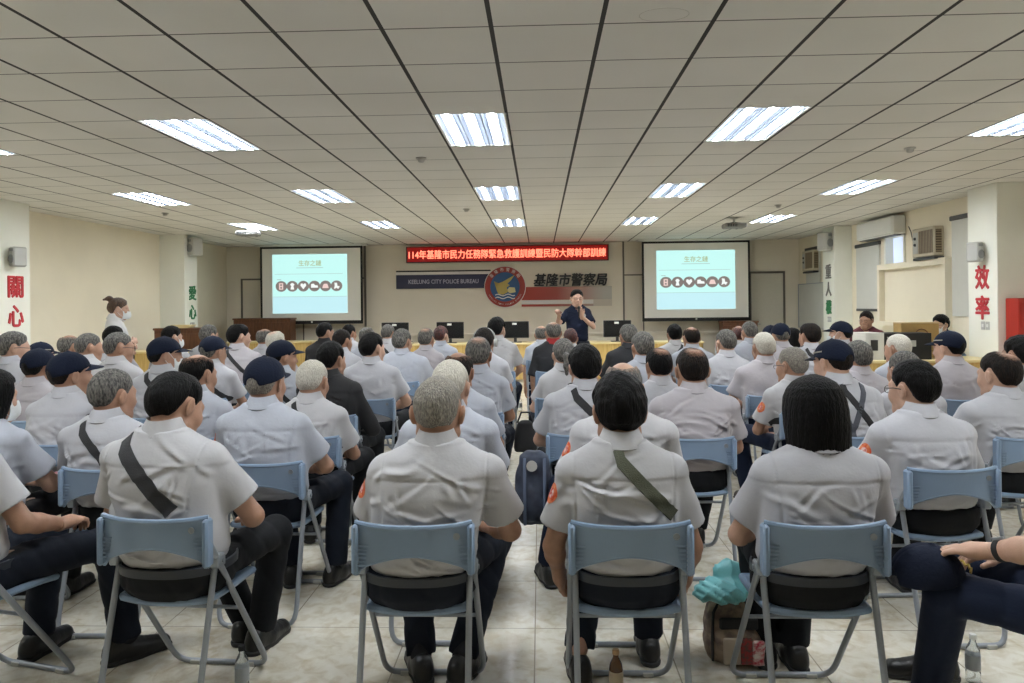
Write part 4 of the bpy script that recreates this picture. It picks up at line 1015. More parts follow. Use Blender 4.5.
# ---- loudspeakers on the pillars
def speaker(X, Y, z, face, label, s=1.0):
    root = empty('wall_speaker', (X, Y, z)); root.rotation_euler = (0, 0, math.radians(-25 * face)); tag(root, label, 'loudspeaker', 'loudspeakers on the pillars')
    f_ = face
    bx((0, -.05, -.05), (f_ * .07, .05, .05), .005).build('wall_bracket', M_GREYP, root)
    bx((f_ * .06, -.12 * s, -.17 * s), (f_ * (.06 + .15 * s), .12 * s, .17 * s), .02).build('cabinet', M_GREYP, root, True)
    MB().lathe([(.001, 0), (.075 * s, 0), (.075 * s, .008), (.06 * s, .004), (.02 * s, -.001 + .006), (.001, .01)], n=20, M=Matrix.Translation((f_ * (.13), -.12 * s, -.03)) @ Matrix.Rotation(PI / 2, 4, 'X')).build('woofer', M_DGREY if 0 else mat('grille_grey', (.25, .26, .26), .6), root, True)
    bx((f_ * .085, -.125 * s, .09 * s), (f_ * .18, -.12 * s, .14 * s), .003).build('tweeter_grille', mat('grille_grey', (.25, .26, .26), .6), root)
speaker(5.91, 10.08, 2.18, -1, 'grey loudspeaker above the red characters on right pillar', .78)
speaker(-7.28, 9.90, 2.28, 1, 'grey loudspeaker above the red characters on left pillar', .8)
speaker(5.91, 15.2, 2.76, -1, 'white loudspeaker high on the far right pillar', 1.1)
speaker(-7.26, 15.05, 2.82, 1, 'grey loudspeaker high on the far left pillar', 1.1)
# ---- right wall: blinds, air conditioners
def blind(y0, y1, z0, z1, label, X=XR, bar=True):
    root = empty('roller_blind', (X, (y0 + y1) / 2, z0)); tag(root, label, 'blind', 'roller blinds on the right wall'); h = (y1 - y0) / 2
    bx((-.05, -h - .03, z1 - z0), (0, h + .03, z1 - z0 + .07), .01).build('headrail', M_DGREY, root)
    bx((-.03, -h, .0), (-.022, h, z1 - z0)).build('fabric', M_BLIND, root)
    if bar: bx((-.04, -h, -.05), (-.012, h, .0), .004).build('bottom_bar', M_DGREY, root)
    MB().tube([(-.03, -h - .05, z1 - z0), (-.03, -h - .055, .1)], .004, 6).build('pull_cord', M_WHITE, root)
blind(13.75, 14.72, 1.40, 2.58, 'pale roller blind left of the small bright window')
blind(10.42, 11.36, 1.30, 2.74, 'tall pale roller blind beside the near right pillar', bar=False)
blind(16.6, 17.45, 1.96, 2.72, 'pale roller blind beyond the far right pillar', bar=False)
root = empty('split_air_conditioner', (XR, 13.5, 2.68)); tag(root, 'white split air conditioner under the ceiling, right wall', 'air conditioner')
m = MB(); m.box((-.24, -.72, 0), (0, .72, .33), .03); m.build('casing', M_WHITE, root, True); bx((-.247, -.68, .09), (-.238, .68, .30), .004).build('front_panel', M_WHITE, root)
bx((-.20, -.66, -.012), (-.06, .66, .004)).build('air_outlet', M_DGREY, root); bx((-.235, -.66, .02), (-.20, .66, .05), .004).build('louvre_flap', M_GREYP, root)
def window_ac(Y, z, w, h, label):
    root = empty('window_air_conditioner', (XR, Y, z)); tag(root, label, 'air conditioner', 'box air conditioners in the right wall')
    bx((-.16, -w / 2, 0), (0, w / 2, h), .012).build('casing', mat('ac_beige', (.52, .46, .34), .5), root)
    for face, (a, b_) in (('front', ((-.166, -w / 2 + .03, .05), (-.158, w / 2 - .22, h - .05))), ('side', ((-.13, -w / 2 - .006, .05), (-.04, -w / 2 + .002, h - .05)))):
        g_ = bx(a, b_).build(face + '_grille', mat('ac_brown', (.11, .08, .05), .5), root); m = MB()
        n = 9
        for i in range(n):
            if face == 'front':
                y_ = a[1] + (b_[1] - a[1]) * (i + .5) / n; m.box((a[0] - .004, y_ - .006, a[2]), (a[0], y_ + .006, b_[2]))
            else:
                z_ = a[2] + (b_[2] - a[2]) * (i + .5) / n; m.box((a[0], a[1] - .003, z_ - .006), (b_[0], a[1], z_ + .006))
        m.build('grille_bars', mat('ac_tan', (.33, .26, .17), .5), g_)
    bx((-.168, w / 2 - .19, .06), (-.16, w / 2 - .04, h - .06), .003).build('control_panel', M_GREYP, root)
    for i in range(2): MB().lathe([(.001, 0), (.025, 0), (.02, .02), (.001, .02)], n=12, M=Matrix.Translation((-.168, w / 2 - .115, .2 + i * .1)) @ Matrix.Rotation(-PI / 2, 4, 'Y')).build('knob', M_DGREY, root)
    bx((-.15, -w / 2, -.05), (0, w / 2, -.01), .004).build('support_shelf', M_DGREY, root)
window_ac(11.95, 2.24, .66, .46, 'beige box air conditioner on wall near the right pillar')
window_ac(17.0, 2.25, .66, .46, 'beige box air conditioner in the far right corner')
MB().tube([(XR - .006, 12.70, 2.80), (XR - .006, 12.62, 2.70), (XR - .006, 12.55, 2.5), (XR - .006, 12.33, 2.3)], .008, 6).build('power_cable', M_DGREY)
tag(bpy.data.objects['power_cable'], 'dark cable looping down wall beside the near air conditioner', 'cable')
root = empty('whiteboard', (XR - .02, 16.9, .95)); tag(root, 'white board standing at the wall in far right corner', 'whiteboard')
bx((-.03, -.8, 0), (0, 1.0, 1.0)).build('panel', M_BLIND, root); m = MB()
for a, b_ in (((-.04, -.82, -.02), (.005, -.79, 1.02)), ((-.04, .99, -.02), (.005, 1.02, 1.02)), ((-.04, -.82, 1.0), (.005, 1.02, 1.02)), ((-.04, -.82, -.02), (.005, 1.02, 0))): m.box(a, b_)
m.build('frame', M_CHROME, root)
for y_ in (-.7, .9): bx((-.03, y_ - .015, -.95), (0, y_ + .015, 0)).build('leg', M_CHROME, root)
# ---- red hydrant cabinet by the right pillar
root = empty('fire_hydrant_cabinet', (6.0, 9.46, 0)); tag(root, 'red fire hydrant cabinet in front of the near right pillar', 'cabinet')
bx((0, 0, 0), (.86, .26, 1.56), .008).build('body', M_RED, root)
for z0_, z1_ in ((.05, 1.15), (1.19, 1.51)):
    d = bx((.03, -.012, z0_), (.83, 0, z1_), .005).build('door', M_RED, root); bx((.12, -.03, (z0_ + z1_) / 2 - .03), (.17, -.012, (z0_ + z1_) / 2 + .03), .004).build('handle', M_BLACKM, d)
MB().lathe([(.001, 0), (.045, 0), (.045, .02), (.001, .03)], n=18, M=Matrix.Translation((.18, -.012, 1.42)) @ Matrix.Rotation(PI / 2, 4, 'X')).build('alarm_bell', M_BLACKM, root, True)

# ---- desks, tables and what stands on them
def desk(name, x0, x1, y0, y1, h, label, cat='table', mt=M_WOOD, top=M_WOODT, group=None):
    root = empty(name, ((x0 + x1) / 2, (y0 + y1) / 2, 0)); tag(root, label, cat, group); w, d = (x1 - x0) / 2, (y1 - y0) / 2
    bx((-w, -d, h - .035), (w, d, h), .006).build('desktop', top, root)
    bx((-w + .02, -d + .03, .05), (w - .02, -d + .05, h - .035)).build('front_panel', mt, root)
    for s in (-1, 1): bx((s * (w - .02), -d + .03, 0), (s * (w - .045), d - .03, h - .035)).build('side_panel', mt, root)
    m = MB()
    n = max(1, int(2 * w / 1.2))
    for i in range(1, n): m.box((-w + 2 * w * i / n - .006, -d + .022, .05), (-w + 2 * w * i / n + .006, -d + .03, h - .04))
    if n > 1: m.build('panel_joint', M_BROWN, root)
    return root
desk('front_desk', -3.7, 3.25, 14.7, 15.4, .78, 'long yellow wood desk with monitors below the emblem', 'desk')
def monitor(px, Y, label):
    x = at(px, Y); root = empty('computer_monitor', (x, Y, .78)); tag(root, label, 'monitor', 'computer monitors on the front desk')
    bx((-.28, -.02, .09), (.28, .02, .43), .006).build('housing', M_DGREY, root); bx((-.268, -.024, .105), (.268, -.02, .418)).build('screen_back', M_BLACK, root)
    bx((-.06, -.026, .36), (.03, -.024, .40)).build('white_label', M_WHITE, root)
    bx((-.03, .0, .01), (.03, .03, .2), .004).build('stand_neck', M_DGREY, root); bx((-.13, -.09, 0), (.13, .09, .014), .004).build('stand_foot', M_DGREY, root)
for px, l in ((395, 'black monitor on the front desk, nearest the left screen'), (450, 'black monitor on the front desk left of the emblem'), (515, 'black monitor on the front desk beneath the emblem'), (617, 'black monitor on the front desk right of the speaker')): monitor(px, 15.0, l)
desk('side_table', -7.3, -5.9, 12.6, 13.2, .80, 'yellow table before the far left pillar', group='yellow side tables')
desk('side_table', -6.9, -5.0, 15.9, 16.4, .80, 'yellow table beneath the left screen', group='yellow side tables')
desk('side_table', 4.0, 5.88, 9.6, 10.3, .775, 'yellow table carrying boxes at the right wall', group='yellow side tables')
def podium(x0, x1, y0, y1, h, label, n=3):
    root = empty('wooden_cabinet', ((x0 + x1) / 2, (y0 + y1) / 2, 0)); tag(root, label, 'cabinet'); w, d = (x1 - x0) / 2, (y1 - y0) / 2
    bx((-w, -d, 0), (w, d, h - .04), .005).build('body', M_BROWN, root); bx((-w - .02, -d - .02, h - .04), (w + .02, d + .02, h), .008).build('top', M_BROWN, root)
    for i in range(n):
        a = -w + .03 + i * (2 * w - .03) / n; bx((a, -d - .012, .1), (a + (2 * w - .03) / n - .03, -d, h - .10), .006).build('panel', M_BROWN, root)
podium(-7.2, -6.3, 13.45, 13.95, 1.18, 'dark brown wooden cabinet left of the far left pillar', 2)
podium(-7.2, -5.85, 17.0, 17.4, 1.30, 'long brown wooden cabinet behind the far left pillar', 3)
podium(4.2, 5.0, 17.1, 17.45, 1.12, 'brown wooden cabinet beneath the right screen', 2)
root = empty('paper_stack', (-6.75, 13.62, 1.18)); tag(root, 'yellow papers lying on the brown cabinet by the left wall', 'papers')
for i in range(5): bx((-.2 + .01 * i, -.13, i * .012), (.16 + .012 * i, .13, i * .012 + .010)).build('sheet', M_WOODT, root)
def carton(x, y, w, d, h, label, m_, face, z=.775):
    root = empty('cardboard_box', (x, y, z)); tag(root, label, 'box', 'boxes on the right table')
    bx((-w / 2, -d / 2, 0), (w / 2, d / 2, h), .004).build('carton', m_, root)
    return root
b1 = carton(4.72, 9.95, .84, .4, .345, 'black and white printed box on the right table', M_BLACKM, 0)
bx((-.425, -.205, .0), (-.19, .205, .35)).build('white_end', M_WHITE, b1); bx((-.36, -.21, .12), (-.27, -.205, .26)).build('picture', M_DGREY, b1)
m = MB()
for i in range(6): m.box((-.15 + i * .026, -.203, .28), (-.15 + i * .026 + .018, -.202, .30))
m.build('printed_marks', M_GREYP, b1)
bx((.05, -.204, .17), (.22, -.202, .25)).build('white_label', M_GREYP, b1)
b1.location.x = 4.66
b2 = carton(5.09, 10.17, .50, .22, .47, 'brown cardboard box behind the black and white box', M_CARD, 0)
text('L.E.L.Z.', .05, M_BROWN, 'lettering', b2, (.02, -.114, .12), ext=.001, fit=(.30, .06)); 
MB().tube([(.02 + .085 * math.cos(q), -.114, .30 + .085 * math.sin(q)) for q in np.linspace(0, 2 * PI, 25)], .006, 5, cap=False).build('round_mark', M_BROWN, b2); bx((-.05, -.116, .285), (.09, -.11, .315)).build('printed_bar', M_BROWN, b2)
bx((-.25, -.113, .455), (.25, .113, .475), .003).build('packing_tape', mat('tape', (.5, .36, .18), .4), b2)

# ---- bottles and bags on the floor
M_PET = mat('clear_plastic', (.85, .9, .92), .08, trans=.92, spec=.5); M_TEA = mat('tea', (.10, .035, .01), .15, coat=.5)
def bottle(px, py, kind, label, s=1.0, z=0.0):
    Yd = .0
    # stands on the floor: depth follows from where its foot touches the tiles
    dp = CAM_Z * FOC / (py - (305.3 + (540 - px) * ROLL)); u = px - 512
    X = dp / FOC * (u * CY - FOC * SY); Y = dp / FOC * (FOC * CY + u * SY)
    root = empty('drink_bottle', (X, Y, z)); tag(root, label, 'bottle', 'bottles standing on the floor')
    pr = [(.001, 0), (.028, .0), (.031, .008), (.031, .05), (.029, .055), (.031, .06), (.031, .13), (.027, .155), (.013, .185), (.012, .20), (.001, .20)]
    MB().lathe([(a * s, b_ * s) for a, b_ in pr], n=20).build('bottle_body', M_TEA if kind == 'tea' else M_PET, root, True)
    MB().lathe([(.001, .198 * s), (.0155 * s, .198 * s), (.0155 * s, .217 * s), (.014 * s, .219 * s), (.001, .219 * s)], n=18).build('bottle_cap', mat('cap_tan', (.42, .25, .12), .5) if kind == 'tea' else (M_BLACKM if kind == 'dark' else M_WHITE), root, True)
    MB().lathe([(.0316 * s, .06 * s), (.0319 * s, .062 * s), (.0319 * s, .125 * s), (.0316 * s, .127 * s)], n=20).build('paper_label', mat('label_beige', (.55, .45, .32), .6) if kind == 'tea' else mat('label_pale', (.35, .38, .40), .5), root, True)
bottle(238, 694, 'dark', 'clear water bottle with black cap beneath nearest left chair', .88); bottle(612, 699, 'tea', 'brown tea bottle with tan cap behind the olive-strap man', .88)
bottle(503, 494, 'w', 'clear water bottle on the floor along the centre aisle'); bottle(519, 412, 'w', 'small water bottle far up the centre aisle'); bottle(969, 682, 'w', 'clear water bottle beside the black shoe at lower right', .88)

root = empty('backpack', (at(729, 3.24), 3.24, 0)); tag(root, 'brown plaid backpack with red floral pocket on the floor', 'backpack')
M_BP = mat('backpack_plaid', (.33, .25, .18), .85, col2=(.14, .10, .08), nscale=18); M_BPD = mat('backpack_black', (.02, .02, .022), .8)
f = Field((-.19, -.16, -.02), (.19, .16, .38), .010); f.add(np.maximum(f.loft(np.array([0, .03, .1, .22, .30, .335]), [0] * 6, [0] * 6, [.12, .135, .14, .135, .11, .06], [.08, .095, .10, .095, .075, .04], 3.2), -f.Z), 0)
f.add(smax(f.ell((0, -.09, .12), (.11, .05, .11)), -f.Z, .01), .02); f.d = f.d + (.003 * np.sin(40 * f.X + 30 * f.Z) * np.sin(35 * f.Z)).astype(F4)
V_, Q_ = f.mesh(); mesh_np('bag_body', V_, Q_, M_BP, root)
for x in (-.115, .115): MB().tube([(x, -.085, .02), (x * 1.05, -.10, .15), (x * .95, -.075, .27), (x * .5, -.03, .335)], .007, 6).build('piping', M_BPD, root, True)
bx((-.08, -.149, .03), (.0, -.137, .17), .006).build('front_pocket', mat('pocket_tan', (.45, .38, .30), .85), root)
bx((.0, -.149, .03), (.055, -.136, .17), .006).build('red_pocket', mat('pocket_red', (.35, .03, .03), .85, col2=(.1, .06, .05), nscale=60), root)
bx((.055, -.146, .02), (.115, -.12, .15), .008).build('floral_pouch', mat('pouch_floral', (.7, .62, .58), .85, col2=(.5, .05, .08), nscale=45), root)
bx((-.09, -.125, .20), (.09, -.10, .26), .008).build('top_pocket', M_BPD, root); MB().tube([(-.05, 0, .325), (-.03, 0, .36), (.03, 0, .36), (.05, 0, .325)], .009, 8).build('carry_handle', M_BPD, root, True)
f = Field((-.2, -.16, -.06), (.2, .16, .20), .009); f.add(f.ell((-.02, -.02, .03), (.135, .10, .058)), 0); f.add(f.ell((.02, .03, .07), (.09, .05, .09)), .02); f.add(f.ell((-.12, -.03, .02), (.05, .04, .03)), .03)
f.d = (f.d + .012 * (1 - np.abs(np.sin(30 * f.X + 22 * f.Y + 34 * f.Z + 1.8 * np.sin(25 * f.Z + 12 * f.X)))) ** 2 - .008 * (1 - np.abs(np.sin(41 * f.X - 31 * f.Z + 2 * np.sin(22 * f.Y + 9 * f.X)))) ** 3).astype(F4)
V_, Q_ = f.mesh(); o = mesh_np('plastic_bag', V_, Q_, mat('bag_teal', (.17, .47, .50), .38, bump=.5, bscale=18)); o.location = (at(724, 3.19), 3.19, .285); tag(o, 'pale turquoise bag lying on top of the plaid backpack', 'bag'); o.scale = (.84, .84, .9)
bpy.data.objects['backpack'].scale = (.9, .9, .80)
root = empty('rucksack', (at(532, 4.15), 4.15, .33)); tag(root, 'dark navy rucksack hanging at the chair beside the aisle', 'backpack')
f = Field((-.16, -.14, -.06), (.16, .14, .42), .010); f.add(f.loft(np.array([-.02, .02, .1, .25, .36, .39]), [0] * 6, [0] * 6, [.07, .10, .115, .105, .08, .04], [.05, .075, .09, .08, .06, .03], 2.8), 0); f.add(f.ell((0, -.08, .10), (.08, .045, .10)), .02)
f.d = (f.d + .006 * (1 - np.abs(np.sin(22 * f.X + 16 * f.Z))) ** 2).astype(F4); V_, Q_ = f.mesh(); mesh_np('bag_body', V_, Q_, mat('rucksack_navy', (.022, .028, .05), .7, col2=(.05, .065, .10), nscale=12), root)
for x in (-.05, .06): MB().tube([(x, -.07, .36), (x, -.115, .25), (x, -.13, .10), (x, -.10, .0)], .010, 6).build('strap', mat('rucksack_blue', (.10, .13, .2), .6), root, True)
MB().lathe([(.001, 0), (.03, 0), (.03, .006), (.001, .008)], n=14, M=Matrix.Translation((-.01, -.088, .32)) @ Matrix.Rotation(PI / 2, 4, 'X')).build('round_badge', M_GREYP, root)
o = MB(); f = Field((-.12, -.1, -.03), (.12, .1, .26), .010); f.add(f.loft(np.array([0, .03, .14, .22, .24]), [0] * 5, [0] * 5, [.08, .09, .08, .06, .03], [.04, .05, .05, .035, .02], 2.6), 0); V_, Q_ = f.mesh()
root = empty('shoulder_bag', (at(524, 5.62), 5.62, .42)); tag(root, 'small black bag hanging by the aisle below a grey shirt', 'bag'); mesh_np('bag_body', V_, Q_, M_BPD, root); MB().tube([(-.06, 0, .22), (-.03, .0, .30), (.03, 0, .30), (.06, 0, .22)], .008, 6).build('carry_handle', M_BPD, root, True)
# ------------------------------------------------------------------ people
def rm(l):
    for a in ('a ', 'an ', 'the '):
        if l.startswith(a): return l[len(a):]
    return l
R1, R2, R3, R4, R5, R6, R7, R8, R9, R10, R11 = 2.8, 3.68, 4.5, 5.35, 6.2, 7.1, 8.0, 8.85, 9.7, 10.5, 11.3
# column of the head in the photo, row of its head top, metres down the hall, look, who
PEOPLE = [
 # nearest row
 (-40, 372, 2.85, dict(yaw=-14, hy=0, lx=-.09, hc='s', tr=0, arms='thigh', shirt='grey1', w=1.05, legs={'R': dict(k=(.24, .40, .52), a=(.30, .42, .10), fy=-.5), 'L': dict(k=(-.12, .42, .53), a=(-.12, .36, .10))}, patch='', skin=0, wr=1.1), 'seated man cut off at the lower left edge, forearm on thigh'),
 (175, 375, 2.93, dict(yaw=-4, hy=-20, pitch=24, ly=.05, lx=-.08, hc='k', hs='flat', shirt='grey1', strap='L', sp=(.12, .14, .27), sw=.05, w=1.12, dep=1.15, arms='out', tr=1, skin=0, seed=3, wr=1.2, legs={'R': dict(k=(.17, .42, .53), a=(.10, .42, .10), fy=-.2), 'L': dict(k=(-.14, .40, .53), a=(-.02, .50, .10))}, waist=-.01), 'black-haired man bending his head in nearest row, wide black strap'),
 (437, 378, R1, dict(lx=.06, hy=-4, hc='g', hs='crop', shirt='grey1', w=1.12, dep=1.12, arms=('lap', 'out'), tr=0, hb=1, skin=0, seed=1, patch='L', wr=1.2, legs={'L': dict(k=(-.10, .36, .53), a=(-.055, .23, .10), fy=.35), 'R': dict(k=(.25, .40, .53), a=(.12, .22, .10), fy=-.35)}), 'grey-haired man with protruding ears, centre of the nearest row'),
 (618, 377, R1, dict(lx=-.01, hy=3, hc='k', hs='thick', shirt='grey1', w=1.05, arms='down', strap='Lo', sp=(.03, .17, .24), bare=1, sw=.042, tr=0, hb=0, skin=0, seed=2, patch='L', wr=1.25, cuff=.0, legs={'L': dict(k=(-.10, .38, .53), a=(-.16, .22, .13), fy=.1), 'R': dict(k=(.13, .40, .53), a=(.15, .42, .10), fy=0)}), 'black-haired man in nearest row with an olive green strap'),
 (812, 379, R1, dict(lx=.05, hy=2, hc='k', hs='bob', shirt='grey0', w=1.08, fem=0, arms='lap', tr=1, skin=1, seed=4, wr=1.1, hb=0, legs={'L': dict(k=(-.07, .38, .53), a=(-.03, .40, .10), fy=0), 'R': dict(k=(.12, .38, .53), a=(.09, .36, .10), fy=0)}), 'woman with straight black bob in the nearest row'),
 (1098, 352, 2.62, dict(root=(1.80, 2.35), H=1.33, yaw=50, hy=-12, ly=.08, hc='d', shirt='grey0', w=1.1, patch='L', tr=2, skin=1, seed=6, arms=(((-.20, .19, .77), (-.12, .335, .715), (-.05, .9, -.12), (0, .1, 1)), 'thigh'), curl=.7, legs={'L': dict(k=(-.11, .46, .545), a=(.08, .56, .10), fy=.45), 'R': dict(k=(.24, .48, .53), a=(.40, .62, .10), fy=.5)}), 'seated man cut off at the right edge, hand on a cap'),
 # second row
 (-10, 371, 3.55, dict(hy=-26, hc='k', hs='bob', mask=1, shirt='grey2', fem=1, arms='lap', tr=1, skin=1, seed=7, lx=-.03, w=1.08), 'woman with black hair and white mask at the left edge'),
 (112, 370, R2, dict(hy=-26, hc='s', hs='crop', shirt='grey0', strap='L', lx=-.09, w=1.08, seed=8, tr=1, skin=0), 'grey-haired man with slim black strap, second row left'),
 (265, 358, R2 + .12, dict(hy=-14, cap=1, hc='g', shirt='grey2', patch='L', lx=-.06, w=1.06, seed=9, tr=0, skin=0, pitch=0, legs={'R': dict(k=(.22, .38, .53), a=(.22, .28, .10), fy=-.3), 'L': dict(k=(-.14, .38, .53), a=(-.02, .26, .10), fy=.2)}), 'man in navy cap with red shoulder patch, second row'),
 (450, 361, R2 - .05, dict(hy=-10, hc='w', hs='crop', shirt='grey2', lx=.06, w=1.04, seed=10, tr=0, strap='L'), 'white-haired man mostly hidden behind the grey-haired centre man'),
 (622, 362, R2 - .05, dict(hy=2, hc='s', hs='bald', shirt='grey1', patch='L', lx=.07, w=1.12, seed=11, tr=2, arms=('down', 'lap'), skin=1, legs={'L': dict(k=(-.22, .40, .55), a=(-.30, .44, .115), fy=.25), 'R': dict(k=(.15, .38, .53), a=(.14, .34, .10))}), 'balding man with orange patch, foot stretched into the aisle'),
 (912, 362, R2 - .05, dict(yaw=4, hy=24, hc='k', hs='short', glasses=1, shirt='grey0', patch='L', lx=-.04, w=1.1, seed=12, tr=1, skin=1, wr=1.1), 'dark-haired man in glasses turned left, red sleeve patch'),
 # third row
 (70, 353, 4.32, dict(hy=-38, cap=1, hc='d', shirt='grey0', pitch=-2, seed=13, skin=0, w=1.0), 'man in tilted navy cap behind the slim-strap grey-haired man'),
 (198, 354, 4.45, dict(hy=-22, hc='k', hs='bald', shirt='grey2', seed=14, skin=0, pitch=6), 'bald-crowned man with dark sides before the brown podium'),
 (312, 361, R3, dict(hy=-12, hc='w', hs='crop', shirt='grey1', strap='L', lx=-.02, seed=15, skin=0, w=1.0, pitch=8, legs={'R': dict(k=(.2, .38, .53), a=(.2, .3, .10))}), 'short man with cropped white hair beside black jacket'),
 (458, 352, 4.6, dict(hy=-6, hc='d', hs='bald', shirt='grey2', seed=16, skin=2), 'brown-skinned bald man peeping between two white heads'),
 (584, 347, 4.55, dict(hy=6, hc='k', hs='thick', shirt='grey0', strap='L', sw=.045, lx=.03, seed=17, w=1.1, tr=1, patch=''), 'man with bushy black hair and dark strap by the aisle'),
 (691, 349, 4.42, dict(hy=4, hc='d', hs='thin', shirt='grey3', lx=.02, hb=1, seed=18, w=1.15, tr=1, arms='lap'), 'broad man with round brown head, thinning on the crown'),
 (832, 341, 4.45, dict(yaw=6, hy=24, cap=2, capl=-.36, hc='d', shirt='grey0', susp=1, lx=-.09, seed=19, w=1.08, tr=1, skin=1, pitch=10), 'man in navy cap with crossed dark suspenders'),
 (998, 353, 4.38, dict(yaw=3, hy=20, hc='d', hs='thin', shirt='grey0', patch='L', lx=-.03, seed=20, w=1.2, hb=1, tr=1, skin=1), 'broad balding man near the right edge, third row'),
 # fourth row
 (39, 350, 5.2, dict(hy=-18, cap=1, hc='k', shirt='grey3', seed=21, skin=2, w=.95), 'man in dark round cap seen squarely from behind, left side'),
 (165, 338, 5.3, dict(hy=-55, cap=1, hc='k', mask=1, shirt='grey0', strap='L', seed=22, skin=0), 'man in navy cap and white mask, turned right'),
 (282, 341, 5.8, dict(hy=-50, cap=1, hc='k', shirt='grey2', strap='L', seed=23, skin=0, pitch=0, lx=-.03), 'man in navy cap with long visor before the left screen'),
 (331, 343, 5.35, dict(yaw=-4, hy=-20, hc='k', hs='short', shirt='black', long=1, arms='thigh', seed=24, w=1.05, tr=1, lx=-.05, skin=0, pitch=6), 'black-haired man in a black jacket, left block'),
 (478, 338, 5.4, dict(hy=-4, hc='s', hs='thin', shirt='grey2', seed=25, w=.98, skin=2, lx=.02), 'dark-grey-haired man in front of headphones woman by aisle'),
 (658, 349, 5.4, dict(hy=8, hc='k', hs='thin', shirt='grey0', seed=26, skin=0, w=.92), 'slim-necked man with dark hair and bald crown spot'),
 (791, 348, 5.35, dict(yaw=5, hy=30, hc='g', hs='crop', glasses=1, shirt='grey1', strap='R', patch='L', lx=-.03, seed=27, skin=0, tr=2, legs={'L': dict(k=(-.28, .42, .55), a=(-.22, .36, .10))}), 'grey-haired man in glasses with orange patch, right block'),
 (903, 352, 4.95, dict(hy=10, hc='s', hs='crop', shirt='grey0', seed=28, skin=0, lx=0), 'grey head just behind the dark-haired man in glasses'),
 (1019, 337, 5.3, dict(hy=18, hc='k', hs='short', shirt='grey1', seed=29, skin=0), 'black-haired man cut by the right edge before red cabinet'),
 # fifth row
 (14, 333, 5.95, dict(hy=-50, hc='s', hs='short', glasses=1, shirt='grey0', strap='L', seed=30, skin=1), 'dark-grey-haired man in glasses with strap at far left'),
 (119, 333, 6.0, dict(hy=-48, hc='s', hs='crop', glasses=1, shirt='grey1', seed=31, skin=0, hb=1), 'round-faced man in glasses left of the masked capped man'),
 (213, 337, 6.3, dict(hy=-28, cap=1, hc='s', shirt='grey0', seed=32, strap='L', skin=0), 'man in blue-black cap just behind the bald-crowned man'),
 (372, 334, 6.25, dict(hy=-34, hc='k', hs='short', shirt='grey0', seed=33, w=1.1, lx=-.02, skin=1, tr=1), 'black-haired man facing right in pale shirt, left of aisle'),
 (563, 340, 6.2, dict(hy=8, hc='s', hs='pony', shirt='grey1', fem=1, seed=34, lx=.03, skin=1), 'person with greying hair in a low ponytail by aisle'),
 (642, 333, 6.4, dict(hy=12, hc='s', hs='short', shirt='grey2', seed=35, skin=0), 'man with brushed grey hair right of the low ponytail'),
 (763, 333, 6.3, dict(hy=8, hc='w', hs='crop', shirt='grey3', seed=36, w=1.12, skin=0, lx=.0, pitch=4), 'broad man with round white hair below the right screen'),
 (857, 342, 6.0, dict(hy=16, hc='s', hs='short', shirt='grey3', seed=37, skin=0), 'brown-grey-haired man right of the suspenders man'),
 (948, 332, 6.0, dict(yaw=4, hy=28, cap=2, capl=-.36, hc='k', shirt='grey3', seed=38, skin=1, lx=.0), 'man in navy cap before the yellow table, lettering on cap'),
 # sixth row
 (41, 343, 6.9, dict(hy=-30, cap=2, capl=.5, hc='k', shirt='grey0', seed=39), 'man in dark cap showing behind the far left glasses man'),
 (89, 334, 6.7, dict(hy=-46, hc='s', hs='crop', shirt='grey1', seed=40, skin=0), 'close-cropped man in profile below the red wall characters'),
 (402, 330, 7.6, dict(hy=-24, hc='s', hs='short', glasses=1, shirt='grey2', seed=41, w=1.25, skin=0), 'broad grey-haired man in glasses below the left monitor'),
 (484, 329, 6.9, dict(hy=-6, hc='d', hs='short', shirt='grey0', headset=1, seed=42, skin=0, lx=0), 'dark-haired person wearing grey headphones by the aisle'),
 (725, 330, 7.1, dict(hy=20, hc='s', hs='crop', shirt='grey0', seed=43, skin=1, mask=1), 'grey-haired masked man left of the round white head'),
 (897, 335, 6.7, dict(hy=30, hc='w', hs='crop', shirt='grey2', seed=44, skin=0), 'white-haired man in front of the printed boxes'),
 # seventh row
 (70, 335, 7.5, dict(hy=-30, hc='s', hs='bald', shirt='grey0', seed=45, skin=0), 'bald-topped man just left of the close-cropped profile man'),
 (239, 325, 7.5, dict(hy=-44, hc='k', hs='flat', shirt='grey3', strap='L', seed=46, skin=1, w=1.1), 'young man with flat black hair and strap, left block'),
 (342, 330, 7.9, dict(hy=-30, hc='d', hs='crop', shirt='grey0', seed=47, skin=2), 'dark-skinned man between black jacket and pale-shirted man'),
 (628, 325, 8.0, dict(hy=10, hc='s', hs='flat', shirt='vest', seed=48, skin=0, w=1.1), 'man in black vest before the rightmost monitor'),
 (809, 324, 7.6, dict(hy=20, hc='d', hs='flat', shirt='grey0', strap='L', seed=49, skin=0), 'brown flat-haired man left of the far right pillar'),
 # eighth row
 (114, 327, 8.3, dict(hy=-30, hc='k', hs='short', shirt='grey0', seed=50), 'black hair showing just below the standing woman'),
 (172, 327, 8.6, dict(hy=-40, hc='k', hs='short', mask=1, shirt='grey0', seed=51, skin=1), 'masked dark-haired person before the brown cabinet, left'),
 (276, 332, 8.3, dict(hy=-35, hc='w', hs='thin', shirt='grey3', seed=52, skin=1), 'pale-haired head directly behind the long-visored cap'),
 (426, 329, 8.7, dict(hy=-12, hc='s', hs='thin', shirt='grey3', seed=53, skin=0, w=.95), 'man with thinning grey crown left of red-haired person'),
 (497, 319, 8.6, dict(hy=-24, hc='k', hs='thick', shirt='grey1', seed=54, skin=1, w=1.05, patch=''), 'tall black-haired man in pale shirt beside the aisle'),
